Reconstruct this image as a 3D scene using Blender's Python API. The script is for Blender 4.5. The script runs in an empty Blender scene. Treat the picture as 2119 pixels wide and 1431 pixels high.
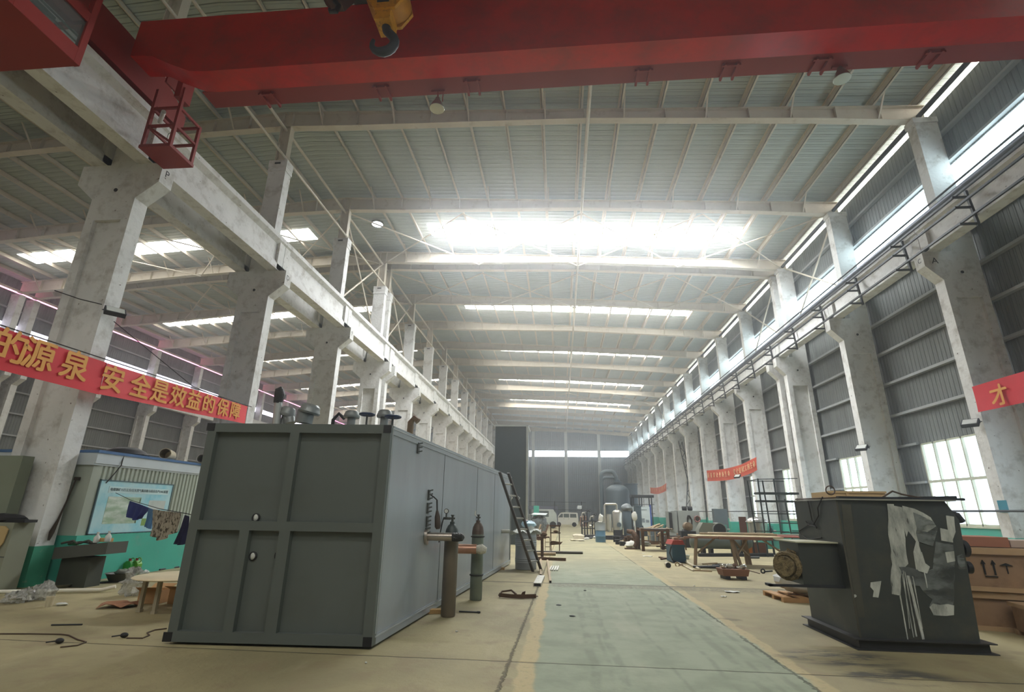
import bpy, math, random
from mathutils import Vector, Matrix, Quaternion
random.seed(7)
SC = bpy.context.scene
COL = SC.collection
# ---------------------------------------------------------------- camera
cam_d = bpy.data.cameras.new('camera'); cam = bpy.data.objects.new('camera', cam_d); COL.objects.link(cam)
SC.camera = cam
F, CX, CY = 1044.0, 1059.5, 715.5
_vy = Vector((1160-CX, 1058-CY, F)).normalized(); _vz = Vector((1110-CX, -2500-CY, F))
_vz = (_vz - _vz.dot(_vy)*_vy).normalized(); _vx = _vy.cross(_vz)
# rows of the camera axes in world coordinates
_right = Vector((_vx[0], _vy[0], _vz[0])); _down = Vector((_vx[1], _vy[1], _vz[1])); _fwd = Vector((_vx[2], _vy[2], _vz[2]))
_m = Matrix.Identity(4)
for i in range(3):
    _m[i][0] = _right[i]; _m[i][1] = -_down[i]; _m[i][2] = -_fwd[i]
_m[2][3] = 1.55
cam.matrix_world = _m
cam_d.sensor_fit = 'HORIZONTAL'; cam_d.sensor_width = 36; cam_d.lens = F*36/2119
cam_d.clip_start = .05; cam_d.clip_end = 400
# ---------------------------------------------------------------- world and exposure
W = bpy.data.worlds.new('world'); SC.world = W; W.use_nodes = True
W.node_tree.nodes['Background'].inputs[0].default_value = (.75, .87, 1, 1)
W.node_tree.nodes['Background'].inputs[1].default_value = 1.0
# dusty air that fills the hall
_v = W.node_tree.nodes.new('ShaderNodeVolumeScatter')
_v.inputs['Color'].default_value = (.96, .985, 1, 1); _v.inputs['Density'].default_value = .0055; _v.inputs['Anisotropy'].default_value = .85
W.node_tree.links.new(_v.outputs[0], W.node_tree.nodes['World Output'].inputs['Volume'])
SC.view_settings.view_transform = 'Standard'; SC.view_settings.look = 'None'
SC.view_settings.exposure = 0.05; SC.view_settings.gamma = 1; SC.view_settings.use_curve_mapping = False
CYC = SC.cycles
CYC.max_bounces = 6; CYC.diffuse_bounces = 4; CYC.glossy_bounces = 3; CYC.transmission_bounces = 4; CYC.transparent_max_bounces = 6
CYC.volume_bounces = 0; CYC.caustics_reflective = False; CYC.caustics_refractive = False
CYC.sample_clamp_indirect = 6
# ---------------------------------------------------------------- light given by the translucent roof and wall sheets
L_SUN, L_SKY, L_SKYL, L_STRIP, L_WIN, L_GAP, L_END = 90.0, 25.0, 13.0, 6.5, 4.2, 11.0, 8.0   # L_SUN: the rooflight row the sun stands behind

# ================================================================ helpers
def lin(c):
    return tuple((v/255/12.92 if v/255 <= .04045 else ((v/255+.055)/1.055)**2.4) for v in c)
MATS = {}
def mat(name, rgb, rough=.6, metal=0., var=.12, scale=2.0, bump=0., rgb2=None, thr=.55, soft=.1, ribs=None, spec=None, stretch=None, speck=None):
    """painted / raw surface with blotches (rgb2), fine variation and optional ribs (axis, pitch, height)"""
    if name in MATS: return MATS[name]
    m = bpy.data.materials.new(name); m.use_nodes = True; nt = m.node_tree; b = nt.nodes['Principled BSDF']
    N = nt.nodes.new; LK = nt.links.new
    tc = N('ShaderNodeTexCoord'); co = tc.outputs['Object']
    if stretch:
        mp = N('ShaderNodeMapping'); mp.inputs['Scale'].default_value = stretch; LK(co, mp.inputs[0]); cs = mp.outputs[0]
    else: cs = co
    c = lin(rgb)
    no = N('ShaderNodeTexNoise'); no.inputs['Scale'].default_value = scale; no.inputs['Detail'].default_value = 5; LK(cs, no.inputs[0])
    mr = N('ShaderNodeMapRange'); mr.inputs[1].default_value = .25; mr.inputs[2].default_value = .75
    mr.inputs[3].default_value = 1-var; mr.inputs[4].default_value = 1+var; LK(no.outputs[0], mr.inputs[0])
    base = N('ShaderNodeRGB'); base.outputs[0].default_value = (*c, 1); cur = base.outputs[0]
    if rgb2:
        n2 = N('ShaderNodeTexNoise'); n2.inputs['Scale'].default_value = scale*1.7; n2.inputs['Detail'].default_value = 8
        n2.inputs['Roughness'].default_value = .65; LK(cs, n2.inputs[0])
        r2 = N('ShaderNodeMapRange'); r2.inputs[1].default_value = thr-soft; r2.inputs[2].default_value = thr+soft; LK(n2.outputs[0], r2.inputs[0])
        mx = N('ShaderNodeMix'); mx.data_type = 'RGBA'; LK(r2.outputs[0], mx.inputs[0]); LK(cur, mx.inputs[6]); mx.inputs[7].default_value = (*lin(rgb2), 1)
        cur = mx.outputs[2]
    if speck:
        n4 = N('ShaderNodeTexNoise'); n4.inputs['Scale'].default_value = speck[0]; n4.inputs['Detail'].default_value = 4; LK(co, n4.inputs[0])
        r4 = N('ShaderNodeMapRange'); r4.inputs[1].default_value = speck[1]; r4.inputs[2].default_value = speck[1]+.03; LK(n4.outputs[0], r4.inputs[0])
        mx = N('ShaderNodeMix'); mx.data_type = 'RGBA'; LK(r4.outputs[0], mx.inputs[0]); LK(cur, mx.inputs[6]); mx.inputs[7].default_value = (*lin(speck[2]), 1)
        cur = mx.outputs[2]
    vm = N('ShaderNodeVectorMath'); vm.operation = 'SCALE'; LK(cur, vm.inputs[0]); LK(mr.outputs[0], vm.inputs['Scale'])
    LK(vm.outputs[0], b.inputs['Base Color'])
    b.inputs['Roughness'].default_value = rough; b.inputs['Metallic'].default_value = metal
    if spec is not None: b.inputs['Specular IOR Level'].default_value = spec
    hgt = None
    if ribs:
        ax, pitch, dep = ribs
        sp = N('ShaderNodeSeparateXYZ'); LK(co, sp.inputs[0])
        d = N('ShaderNodeMath'); d.operation = 'DIVIDE'; LK(sp.outputs['XYZ'.index(ax)], d.inputs[0]); d.inputs[1].default_value = pitch
        fr = N('ShaderNodeMath'); fr.operation = 'FRACT'; LK(d.outputs[0], fr.inputs[0])
        pp = N('ShaderNodeMath'); pp.operation = 'PINGPONG'; LK(fr.outputs[0], pp.inputs[0]); pp.inputs[1].default_value = .5
        rr = N('ShaderNodeMapRange'); rr.inputs[1].default_value = .12; rr.inputs[2].default_value = .24; LK(pp.outputs[0], rr.inputs[0])
        rr.inputs[3].default_value = dep; rr.inputs[4].default_value = 0
        bp = N('ShaderNodeBump'); bp.inputs['Distance'].default_value = 1; bp.inputs['Strength'].default_value = 1; LK(rr.outputs[0], bp.inputs['Height'])
        LK(bp.outputs[0], b.inputs['Normal'])
    elif bump:
        n3 = N('ShaderNodeTexNoise'); n3.inputs['Scale'].default_value = scale*6; n3.inputs['Detail'].default_value = 6; LK(cs, n3.inputs[0])
        bp = N('ShaderNodeBump'); bp.inputs['Distance'].default_value = bump; LK(n3.outputs[0], bp.inputs['Height']); LK(bp.outputs[0], b.inputs['Normal'])
    MATS[name] = m
    return m
def glow(name, rgb, k, streak=None):
    if name in MATS: return MATS[name]
    m = bpy.data.materials.new(name); m.use_nodes = True; nt = m.node_tree
    for n in list(nt.nodes): nt.nodes.remove(n)
    o = nt.nodes.new('ShaderNodeOutputMaterial'); e = nt.nodes.new('ShaderNodeEmission'); e.inputs[0].default_value = (*lin(rgb), 1); e.inputs[1].default_value = k
    if streak:
        tc = nt.nodes.new('ShaderNodeTexCoord'); mp = nt.nodes.new('ShaderNodeMapping'); mp.inputs['Scale'].default_value = streak
        no = nt.nodes.new('ShaderNodeTexNoise'); no.inputs['Scale'].default_value = 1; no.inputs['Detail'].default_value = 3
        mr = nt.nodes.new('ShaderNodeMapRange'); mr.inputs[1].default_value = .3; mr.inputs[2].default_value = .7; mr.inputs[3].default_value = k*.55; mr.inputs[4].default_value = k*1.3
        nt.links.new(tc.outputs['Object'], mp.inputs[0]); nt.links.new(mp.outputs[0], no.inputs[0]); nt.links.new(no.outputs[0], mr.inputs[0]); nt.links.new(mr.outputs[0], e.inputs[1])
    nt.links.new(e.outputs[0], o.inputs[0])
    MATS[name] = m
    return m

class MB:
    """collects shapes and links them as ONE mesh object"""
    def __init__(s): s.v = []; s.f = []
    def add(s, vs, fs):
        o = len(s.v); s.v += [tuple(v) for v in vs]; s.f += [tuple(i+o for i in f) for f in fs]; return s
    def box(s, x0, x1, y0, y1, z0, z1):
        return s.add([(x0,y0,z0),(x1,y0,z0),(x1,y1,z0),(x0,y1,z0),(x0,y0,z1),(x1,y0,z1),(x1,y1,z1),(x0,y1,z1)],
                     [(0,3,2,1),(4,5,6,7),(0,1,5,4),(1,2,6,5),(2,3,7,6),(3,0,4,7)])
    def bar(s, p, q, w, h=None, up=(0,0,1)):
        """square bar from p to q"""
        h = h or w; p = Vector(p); q = Vector(q); d = (q-p).normalized(); u = Vector(up)
        if abs(d.dot(u)) > .99: u = Vector((0,1,0))
        a = d.cross(u).normalized(); b = a.cross(d)
        pts = [c + a*(w/2*i) + b*(h/2*j) for c in (p, q) for i, j in ((-1,-1),(1,-1),(1,1),(-1,1))]
        return s.add(pts, [(0,3,2,1),(4,5,6,7),(0,1,5,4),(1,2,6,5),(2,3,7,6),(3,0,4,7)])
    def prism(s, poly, ax, a0, a1):
        """polygon extruded along axis ax ('x': poly is (y,z); 'y': (x,z); 'z': (x,y))"""
        n = len(poly)
        def P(p, a): return (a, p[0], p[1]) if ax == 'x' else ((p[0], a, p[1]) if ax == 'y' else (p[0], p[1], a))
        return s.add([P(p, a) for a in (a0, a1) for p in poly],
                     [tuple(range(n))[::-1], tuple(range(n, 2*n))] + [(i, (i+1) % n, n+(i+1) % n, n+i) for i in range(n)])
    def cyl(s, p, q, r, n=14, r2=None, cap=True):
        return s.tube([p, q], [r, r if r2 is None else r2], n, cap)
    def tube(s, pts, r, n=8, cap=True):
        pts = [Vector(p) for p in pts]; k = len(pts); o = len(s.v)
        rs = r if isinstance(r, (list, tuple)) else [r]*k
        prev = None
        for i, p in enumerate(pts):
            d = (pts[min(i+1, k-1)] - pts[max(i-1, 0)])
            d = d.normalized() if d.length > 1e-9 else Vector((0,0,1))
            if prev is None:
                u = Vector((0,0,1)) if abs(d.z) < .9 else Vector((1,0,0)); a = d.cross(u).normalized()
            else:
                a = prev - d*prev.dot(d)
                a = a.normalized() if a.length > 1e-6 else d.orthogonal().normalized()
            prev = a; b = d.cross(a)
            for j in range(n):
                t = 2*math.pi*j/n; s.v.append(tuple(p + (a*math.cos(t) + b*math.sin(t))*rs[i]))
        for i in range(k-1):
            for j in range(n):
                s.f.append((o+i*n+j, o+i*n+(j+1) % n, o+(i+1)*n+(j+1) % n, o+(i+1)*n+j))
        if cap:
            s.f.append(tuple(o+j for j in range(n))[::-1]); s.f.append(tuple(o+(k-1)*n+j for j in range(n)))
        return s
    def lathe(s, prof, n=20, c=(0,0,0), M=None):
        """prof: (radius, height) pairs turned about z"""
        o = len(s.v); k = len(prof); c = Vector(c)
        for r, z in prof:
            for j in range(n):
                t = 2*math.pi*j/n; p = Vector((r*math.cos(t), r*math.sin(t), z))
                s.v.append(tuple((M @ p if M else p) + c))
        for i in range(k-1):
            for j in range(n):
                s.f.append((o+i*n+j, o+i*n+(j+1) % n, o+(i+1)*n+(j+1) % n, o+(i+1)*n+j))
        if prof[0][0] > 1e-4: s.f.append(tuple(o+j for j in range(n))[::-1])
        if prof[-1][0] > 1e-4: s.f.append(tuple(o+(k-1)*n+j for j in range(n)))
        return s
    def torus(s, c, R, r, axis='z', n=20, m=8):
        pts = []
        for i in range(n+1):
            t = 2*math.pi*i/n; a, b = R*math.cos(t), R*math.sin(t)
            pts.append(Vector(c) + (Vector((a,b,0)) if axis == 'z' else (Vector((a,0,b)) if axis == 'y' else Vector((0,a,b)))))
        return s.tube(pts, r, m, False)
    def blob(s, c, rx, ry, rz, n=14, k=8, jit=.0, seed=0):
        rnd = random.Random(seed); o = len(s.v)
        for i in range(k+1):
            ph = -math.pi/2 + math.pi*i/k
            for j in range(n):
                t = 2*math.pi*j/n; q = 1 + (rnd.random()-.5)*2*jit
                s.v.append((c[0]+rx*q*math.cos(ph)*math.cos(t), c[1]+ry*q*math.cos(ph)*math.sin(t), c[2]+rz*q*math.sin(ph)))
        for i in range(k):
            for j in range(n):
                s.f.append((o+i*n+j, o+i*n+(j+1) % n, o+(i+1)*n+(j+1) % n, o+(i+1)*n+j))
        return s
    def sheet(s, g, th=.01):
        """grid of points (rows of Vectors) as a sheet with thickness th along z of its own normal"""
        R_, C_ = len(g), len(g[0]); o = len(s.v)
        nrm = (Vector(g[0][-1])-Vector(g[0][0])).cross(Vector(g[-1][0])-Vector(g[0][0])).normalized()*th
        for k in (0, 1):
            for row in g:
                for p in row: s.v.append(tuple(Vector(p) + nrm*k))
        q = R_*C_
        for i in range(R_-1):
            for j in range(C_-1):
                a = o+i*C_+j; s.f.append((a, a+1, a+C_+1, a+C_)); s.f.append((q+a+C_, q+a+C_+1, q+a+1, q+a))
        for i in range(R_-1):
            for e in (0, C_-1):
                a = o+i*C_+e; s.f.append((a, a+C_, a+C_+q, a+q))
        for j in range(C_-1):
            for e in (0, R_-1):
                a = o+e*C_+j; s.f.append((a, a+q, a+q+1, a+1))
        return s
    def data(s, name, m, smooth=True):
        me = bpy.data.meshes.new(name); me.from_pydata(s.v, [], s.f); me.validate(); me.update()
        import bmesh
        bm = bmesh.new(); bm.from_mesh(me); bmesh.ops.recalc_face_normals(bm, faces=bm.faces); bm.to_mesh(me); bm.free()
        if smooth:
            me.polygons.foreach_set('use_smooth', [True]*len(me.polygons)); me.set_sharp_from_angle(angle=math.radians(38))
        for q in (m if isinstance(m, (list, tuple)) else [m]): me.materials.append(q)
        return me
    def obj(s, name, m, parent=None, loc=None, rz=0):
        o = bpy.data.objects.new(name, s.data(name, m)); COL.objects.link(o)
        if parent: o.parent = parent
        if loc is not None: o.location = loc
        if rz: o.rotation_euler = (0, 0, rz)
        return o
def tag(o, label=None, cat=None, group=None, kind=None):
    if label: o['label'] = label
    if cat: o['category'] = cat
    if group: o['group'] = group
    if kind: o['kind'] = kind
    return o
def T(name, label, cat, loc=(0,0,0), rz=0, group=None, kind=None):
    o = bpy.data.objects.new(name, None); COL.objects.link(o); o.location = loc; o.rotation_euler = (0,0,rz); o.empty_display_size = .2
    return tag(o, label, cat, group, kind)
def copy_tree(o, parent=None):
    c = o.copy(); COL.objects.link(c)
    if parent: c.parent = parent
    for ch in [x for x in bpy.data.objects if x.parent == o]: copy_tree(ch, c)
    return c
def dup(o, label, loc=None, rz=None):
    c = copy_tree(o)
    if loc is not None: c.location = loc
    if rz is not None: c.rotation_euler = (0,0,rz)
    c['label'] = label
    return c
def text(name, body, m, size, M, parent=None, th=.002, align='CENTER', bold=False):
    """writing as flat mesh letters; M places the text plane (x right, y up)"""
    cu = bpy.data.curves.new(name, 'FONT'); cu.body = body; cu.size = size; cu.extrude = th; cu.align_x = align; cu.align_y = 'CENTER'
    t = bpy.data.objects.new(name+'_tmp', cu); COL.objects.link(t)
    dg = bpy.context.evaluated_depsgraph_get(); me = bpy.data.meshes.new_from_object(t.evaluated_get(dg))
    bpy.data.objects.remove(t); 
    if bold:      # heavier strokes: the outline laid twice with a small shift
        v_ = [v.co.copy() for v in me.vertices]; f_ = [tuple(p.vertices) for p in me.polygons]; n_ = len(v_); e_ = size*.022
        me = bpy.data.meshes.new(name); me.from_pydata([v+Vector((dx*e_, dy*e_, dz)) for dx, dy, dz in ((-1,-.5,0),(1,-.5,.0004),(0,1,.0008)) for v in v_], [], [tuple(i+k*n_ for i in f) for k in range(3) for f in f_])
    me.transform(M); me.materials.clear(); me.materials.append(m); me.name = name
    o = bpy.data.objects.new(name, me); COL.objects.link(o)
    if parent: o.parent = parent
    return o
def plane_M(org, xdir, ydir):
    x = Vector(xdir).normalized(); y = Vector(ydir).normalized(); z = x.cross(y)
    M = Matrix.Identity(4)
    for i in range(3): M[i][0] = x[i]; M[i][1] = y[i]; M[i][2] = z[i]; M[i][3] = org[i]
    return M
ORD = ['first','second','third','fourth','fifth','sixth','seventh','eighth','ninth','tenth','eleventh','twelfth','thirteenth','fourteenth','fifteenth','sixteenth','seventeenth','eighteenth','nineteenth','twentieth','twenty-first','twenty-second','twenty-third','twenty-fourth','twenty-fifth','twenty-sixth','twenty-seventh','twenty-eighth','twenty-ninth','thirtieth','thirty-first','thirty-second','thirty-third','thirty-fourth']

# ================================================================ materials
CONC = mat('whitewashed_concrete', (224,224,221), .9, var=.06, scale=1.6, rgb2=(186,183,176), thr=.60, soft=.10, bump=.012, speck=(9, .70, (110,104,96)))
CONC_G = mat('grey_concrete', (168,168,160), .9, var=.10, scale=1.2, rgb2=(128,126,116), thr=.58, soft=.14, bump=.005)
CREAM = mat('cream_steel_paint', (205,196,178), .55, var=.06, scale=1.5, rgb2=(170,155,130), thr=.68, soft=.12)
ROOF = mat('grey_roof_sheet', (170,180,174), .5, var=.05, scale=.5, ribs=('Y', .30, .05))
CLAD = mat('grey_wall_sheet', (116,120,117), .6, var=.10, scale=1.4, rgb2=(92,93,90), thr=.6, soft=.2, ribs=('Y', .20, .035), stretch=(1,1,.15))
CLADX = mat('grey_end_wall_sheet', (150,158,164), .6, var=.06, scale=1.4, ribs=('X', .35, .03), stretch=(1,1,.15))
GIRT = mat('grey_girt_steel', (158,160,160), .6, var=.08)
TEAL = mat('teal_dado_paint', (72,172,152), .7, var=.14, scale=1.2, rgb2=(120,160,150), thr=.68, soft=.08)
DKSTEEL = mat('dark_steel', (48,50,54), .55, .2, var=.2, scale=5)
RAILST = mat('rail_steel', (105,110,122), .5, .4, var=.15)
RED = mat('crane_red', (205,28,16), .30, var=.10, scale=.8, rgb2=(140,44,36), thr=.62, soft=.2)
REDM = mat('crane_red_matt', (140,42,36), .5, var=.10, scale=1)
YEL = mat('hook_yellow', (214,150,24), .45, var=.15, scale=6, rgb2=(120,84,20), thr=.64)
BLACK = mat('black', (26,26,28), .6, var=.2, scale=8)
RUBBER = mat('cable_rubber', (36,34,32), .7, var=.1)
G_SKY = glow('daylight_roof_sheet', (255,253,246), L_SKY)
G_SUN = glow('sunlit_roof_sheet', (250,253,255), L_SUN)
G_REAR = glow('daylight_rear_roof_sheet', (255,253,246), L_SKY*.7)
G_SKYL = glow('daylight_left_roof_sheet', (255,253,246), L_SKYL)
G_STRIP = glow('daylight_wall_sheet', (222,246,255), L_STRIP, streak=(0,2.2,.35))
G_STRIPL = glow('daylight_left_wall_sheet', (236,232,255), 4.0)
G_WIN = glow('daylight_frosted_pane', (222,240,255), L_WIN, streak=(0,.5,.6))
G_GAP = glow('daylight_eave_gap', (255,250,240), L_GAP)
G_GAPL = glow('daylight_left_eave_gap', (255,150,195), 5.5)
G_END = glow('daylight_end_wall_sheet', (238,248,255), L_END)

# ================================================================ floor
def floor_material():
    m = bpy.data.materials.new('shop_floor'); m.use_nodes = True; nt = m.node_tree; b = nt.nodes['Principled BSDF']
    N = nt.nodes.new; LK = nt.links.new
    tc = N('ShaderNodeTexCoord'); sp = N('ShaderNodeSeparateXYZ'); LK(tc.outputs['Object'], sp.inputs[0])
    X, Y = sp.outputs[0], sp.outputs[1]
    def M(op, a, c=None, d=None):
        n = N('ShaderNodeMath'); n.operation = op
        for i, v in enumerate((a, c, d)):
            if v is None: continue
            if isinstance(v, (int, float)): n.inputs[i].default_value = v
            else: LK(v, n.inputs[i])
        return n.outputs[0]
    def noise(sc, det=5, st=(1,1,1), ro=.55):
        mp = N('ShaderNodeMapping'); mp.inputs['Scale'].default_value = st; LK(tc.outputs['Object'], mp.inputs[0])
        n = N('ShaderNodeTexNoise'); n.inputs['Scale'].default_value = sc; n.inputs['Detail'].default_value = det; n.inputs['Roughness'].default_value = ro
        LK(mp.outputs[0], n.inputs[0]); return n.outputs[0]
    def ramp(v, a, c):
        n = N('ShaderNodeMapRange'); n.interpolation_type = 'SMOOTHSTEP'; LK(v, n.inputs[0]); n.inputs[1].default_value = a; n.inputs[2].default_value = c; return n.outputs[0]
    def band(v, a, c, s): return M('MULTIPLY', ramp(v, a-s, a+s), M('SUBTRACT', 1, ramp(v, c-s, c+s)))
    def mix(f, a, c):
        n = N('ShaderNodeMix'); n.data_type = 'RGBA'; LK(f, n.inputs[0])
        for i, v in ((6, a), (7, c)):
            if isinstance(v, tuple): n.inputs[i].default_value = (*lin(v), 1)
            else: LK(v, n.inputs[i])
        return n.outputs[2]
    n1 = noise(.45); n2 = noise(2.2, 8); n3 = noise(13, 8, (1,1,1), .68); n4 = noise(1.1, 7, (1.4,.35,1))
    beige = mix(ramp(n1, .35, .68), (168,157,118), (142,133,101))
    beige = mix(M('MULTIPLY', ramp(n2, .50, .66), .7), beige, (146,132,102))
    beige = mix(M('MULTIPLY', ramp(n4, .58, .72), .35), beige, (190,180,146))
    green = mix(ramp(n2, .35, .7), (150,158,134), (132,141,117))
    green = mix(M('MULTIPLY', ramp(n4, .52, .68), .5), green, (172,174,150))
    wob = M('MULTIPLY', M('SUBTRACT', n2, .5), .16)
    xw = M('ADD', X, wob)
    # worn green paint keeps to the walkway and thins out beyond the first joint
    wear = ramp(M('ADD', n1, M('MULTIPLY', n3, .5)), .38, .52)
    zone = M('MULTIPLY', band(xw, -.28, 2.42, .04), M('SUBTRACT', 1, M('MULTIPLY', ramp(Y, 12.4, 20), .75)))
    zone = M('MULTIPLY', zone, M('ADD', .72, M('MULTIPLY', wear, .28)))
    colr = mix(zone, beige, green)
    stripe = M('MAXIMUM', band(xw, -.46, -.28, .02), M('MULTIPLY', band(xw, 2.40, 2.56, .02), .8))
    stripe = M('MULTIPLY', M('MULTIPLY', stripe, ramp(n3, .30, .5)), M('SUBTRACT', 1, M('MULTIPLY', ramp(Y, 12, 18), .75)))
    colr = mix(M('MULTIPLY', stripe, .75), colr, (190,172,126))
    # tyre tracks along the walkway
    tw = M('ADD', X, M('MULTIPLY', M('SUBTRACT', noise(.35, 2), .5), .35)); tr = None
    for c, w in ((.32,.05), (.48,.025), (.58,.05), (1.62,.03), (1.86,.05), (2.02,.03), (2.2,.04), (1.15,.02)):
        q = band(tw, c-w, c+w, .025); tr = q if tr is None else M('MAXIMUM', tr, q)
    tr = M('MULTIPLY', tr, ramp(noise(3.5, 5, (1,.5,1)), .40, .58))
    tr = M('MULTIPLY', tr, M('SUBTRACT', 1, ramp(Y, 11.5, 13)))
    colr = mix(M('MULTIPLY', tr, .5), colr, (112,120,100))
    # slab joints and cracks
    jy = M('ADD', Y, M('MULTIPLY', M('SUBTRACT', n2, .5), .03)); j = None
    for y0, w, g in ((6.22,.012,.0), (12.62,.06,.0), (19.0,.02,0), (25.4,.03,0), (31.8,.03,0), (38.2,.03,0), (44.6,.03,0), (51,.03,0), (-.2,.02,0)):
        q = band(jy, y0-w, y0+w, .010); j = q if j is None else M('MAXIMUM', j, q)
    crack = band(M('ADD', X, M('ADD', M('MULTIPLY', M('SUBTRACT', n3, .5), .12), M('MULTIPLY', Y, -.012))), -.665, -.640, .012)
    crack2 = M('MULTIPLY', band(M('ADD', X, M('MULTIPLY', M('SUBTRACT', n3, .5), .16)), 2.36, 2.385, .01), ramp(n1, .42, .55))
    j = M('MAXIMUM', j, M('MULTIPLY', M('MAXIMUM', crack, crack2), .8))
    colr = mix(M('MULTIPLY', j, .72), colr, (62,58,46))
    # trench soil beside the second joint, dark spill in front of the hopper
    soil = M('MULTIPLY', M('MULTIPLY', band(Y, 12.05, 12.62, .16), ramp(X, -.4, -.1)), ramp(n3, .36, .58))
    colr = mix(M('MULTIPLY', soil, .8), colr, (104,100,76))
    def spot(cx, cy, rx, ry):
        return M('SUBTRACT', 1, ramp(M('ADD', M('POWER', M('DIVIDE', M('SUBTRACT', X, cx), rx), 2), M('POWER', M('DIVIDE', M('SUBTRACT', Y, cy), ry), 2)), .25, 1.15))
    sp1 = M('MAXIMUM', spot(3.15, 6.95, .75, .42), spot(3.4, 6.3, .62, .34)); sp1 = M('MULTIPLY', sp1, ramp(noise(2.6, 8, (.45,1.6,1), .7), .44, .56))
    colr = mix(M('MULTIPLY', sp1, .85), colr, (58,58,58))
    sp2 = M('MULTIPLY', spot(2.55, 9.0, .3, .14), ramp(n2, .4, .5)); colr = mix(M('MULTIPLY', sp2, .6), colr, (86,80,62))
    st = M('MULTIPLY', ramp(noise(7, 9, (1,.6,1), .8), .60, .72), .5); colr = mix(st, colr, (104,94,72))
    LK(colr, b.inputs['Base Color'])
    b.inputs['Roughness'].default_value = .72
    bp = N('ShaderNodeBump'); bp.inputs['Distance'].default_value = .012
    LK(M('SUBTRACT', M('ADD', n3, M('MULTIPLY', n2, .8)), M('MULTIPLY', j, 1.5)), bp.inputs['Height']); LK(bp.outputs[0], b.inputs['Normal'])
    return m
Y0, Y1 = -12.0, 97.0
XL, XR, XI = -36.2, 13.66, -11.0            # left wall, right wall, interior column line (ridge)
tag(MB().box(XL-.3, XR+.3, Y0-.3, Y1+.3, -.2, 0).obj('floor', floor_material()), 'worn beige concrete shop floor with a faded green walkway', 'floor', kind='structure')

# ================================================================ roof, walls
def zroof(x): return 17.32 - .0575*abs(x - XI)      # underside of the roof sheet
for nm, xa, xb in (('ceiling', XI, XR+.5), ('ceiling', XL-.5, XI)):
    za, zb = zroof(xa), zroof(xb)
    tag(MB().prism([(xa,za),(xb,zb),(xb,zb+.06),(xa,za+.06)], 'y', Y0-.3, Y1+.3).obj(nm, ROOF),
        'grey ribbed roof sheet over the %s bay' % ('near right' if xb > XI else 'far left'), 'roof', kind='structure')
ZE = zroof(XR)      # eave
def wall_y(name, x0, x1, segs, m, label, holes=()):
    """wall in a Y-Z plane: boxes over z bands, holes = (y0,y1,z0,z1)"""
    mb = MB()
    for z0, z1 in segs:
        hs = sorted(h for h in holes if h[2] < z1 and h[3] > z0)
        y = Y0
        for h in hs:
            mb.box(x0, x1, y, h[0], z0, z1)
            if h[2] > z0: mb.box(x0, x1, h[0], h[1], z0, h[2])
            if h[3] < z1: mb.box(x0, x1, h[0], h[1], h[3], z1)
            y = h[1]
        mb.box(x0, x1, y, Y1, z0, z1)
    return tag(mb.obj(name, m), label, 'wall', kind='structure')
FR = [-8.0, -2.0, 4.0, 10.0, 16.0, 22.0, 27.8, 28.8, 34.4, 40.0, 45.6, 51.2, 56.8, 62.4, 68.0, 73.6, 79.2, 84.8, 90.4, 96.2]
BAYS = [(a, b) for a, b in zip(FR[:-1], FR[1:]) if b-a > 2]
WINS = [((a+b)/2-1.7, (a+b)/2+1.7, 1.3, 4.2) for a, b in BAYS]
GAPR = (15.55, 15.78)
STR = (12.25, 13.2)
wall_y('wall_right', XR, XR+.1, [(1.25, STR[0]), (STR[1], GAPR[0])], CLAD, 'grey ribbed sheet wall along the right side of the hall', WINS)
tag(MB().box(XR-.12, XR+.1, Y0, Y1, 0, 1.25).obj('wall_right_dado', TEAL), 'teal painted low wall under the right windows', 'wall', kind='structure')
tag(MB().box(XR+.04, XR+.08, Y0, Y1, *STR).obj('window_1', G_STRIP), 'long translucent daylight strip high in the right wall', 'window', kind='structure')
tag(MB().box(XR+.30, XR+.34, Y0, Y1, GAPR[0]-.3, ZE+.02).obj('window_2', G_GAP), 'bright open gap under the right eave', 'window', kind='structure')
WINF = mat('pale_window_frame', (196,198,176), .5, var=.08)
nwin = 3
for i, (a, b, z0, z1) in enumerate(WINS):
    if b < 5: continue
    t = T('window_%d' % nwin, 'steel framed window in the right wall, %s bay from the camera' % ORD[i-3], 'window', (XR, (a+b)/2, z0), kind='structure'); nwin += 1
    f = MB(); w = (b-a)/2; h = z1-z0
    for yy in (-w+.03, w-.03): f.box(-.04, .08, yy-.03, yy+.03, 0, h)
    for zz in (.03, h-.03): f.box(-.04, .08, -w, w, zz-.03, zz+.03)
    f.box(-.05, .08, -w, w, 1.46, 1.55)
    for k in range(1, 5): f.box(-.04, .08, -w+k*.68-.03, -w+k*.68+.03, 0, h)
    f.obj('window_frame', WINF, t)
    MB().box(.05, .06, -w+.02, w-.02, .02, h-.02).obj('pane', G_WIN, t)
    MB().box(-.16, .05, -w-.05, w+.05, -.06, 0).obj('window_sill', WINF, t)
# girts on the right wall
for k, z in enumerate((5.45, 6.75, 8.05, 9.35, 10.65, 11.9, 13.3, 14.4)):
    tag(MB().box(XR-.17, XR-.0, Y0, Y1, z-.05, z+.05).obj('trim_%d' % (k+1), GIRT), 'grey girt rail on the right wall, %s from the window heads' % ORD[k], 'girt', kind='structure')
gt = MB()
for a, b, z0, z1 in WINS:
    for z in (2.8, 4.22):
        gt.box(XR-.15, XR, a-1.35, a-.02, z-.04, z+.04); gt.box(XR-.15, XR, b+.02, b+1.35, z-.04, z+.04)
tag(gt.obj('trim_9', GIRT), 'short girts between the right windows', 'girt', kind='structure')
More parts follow.
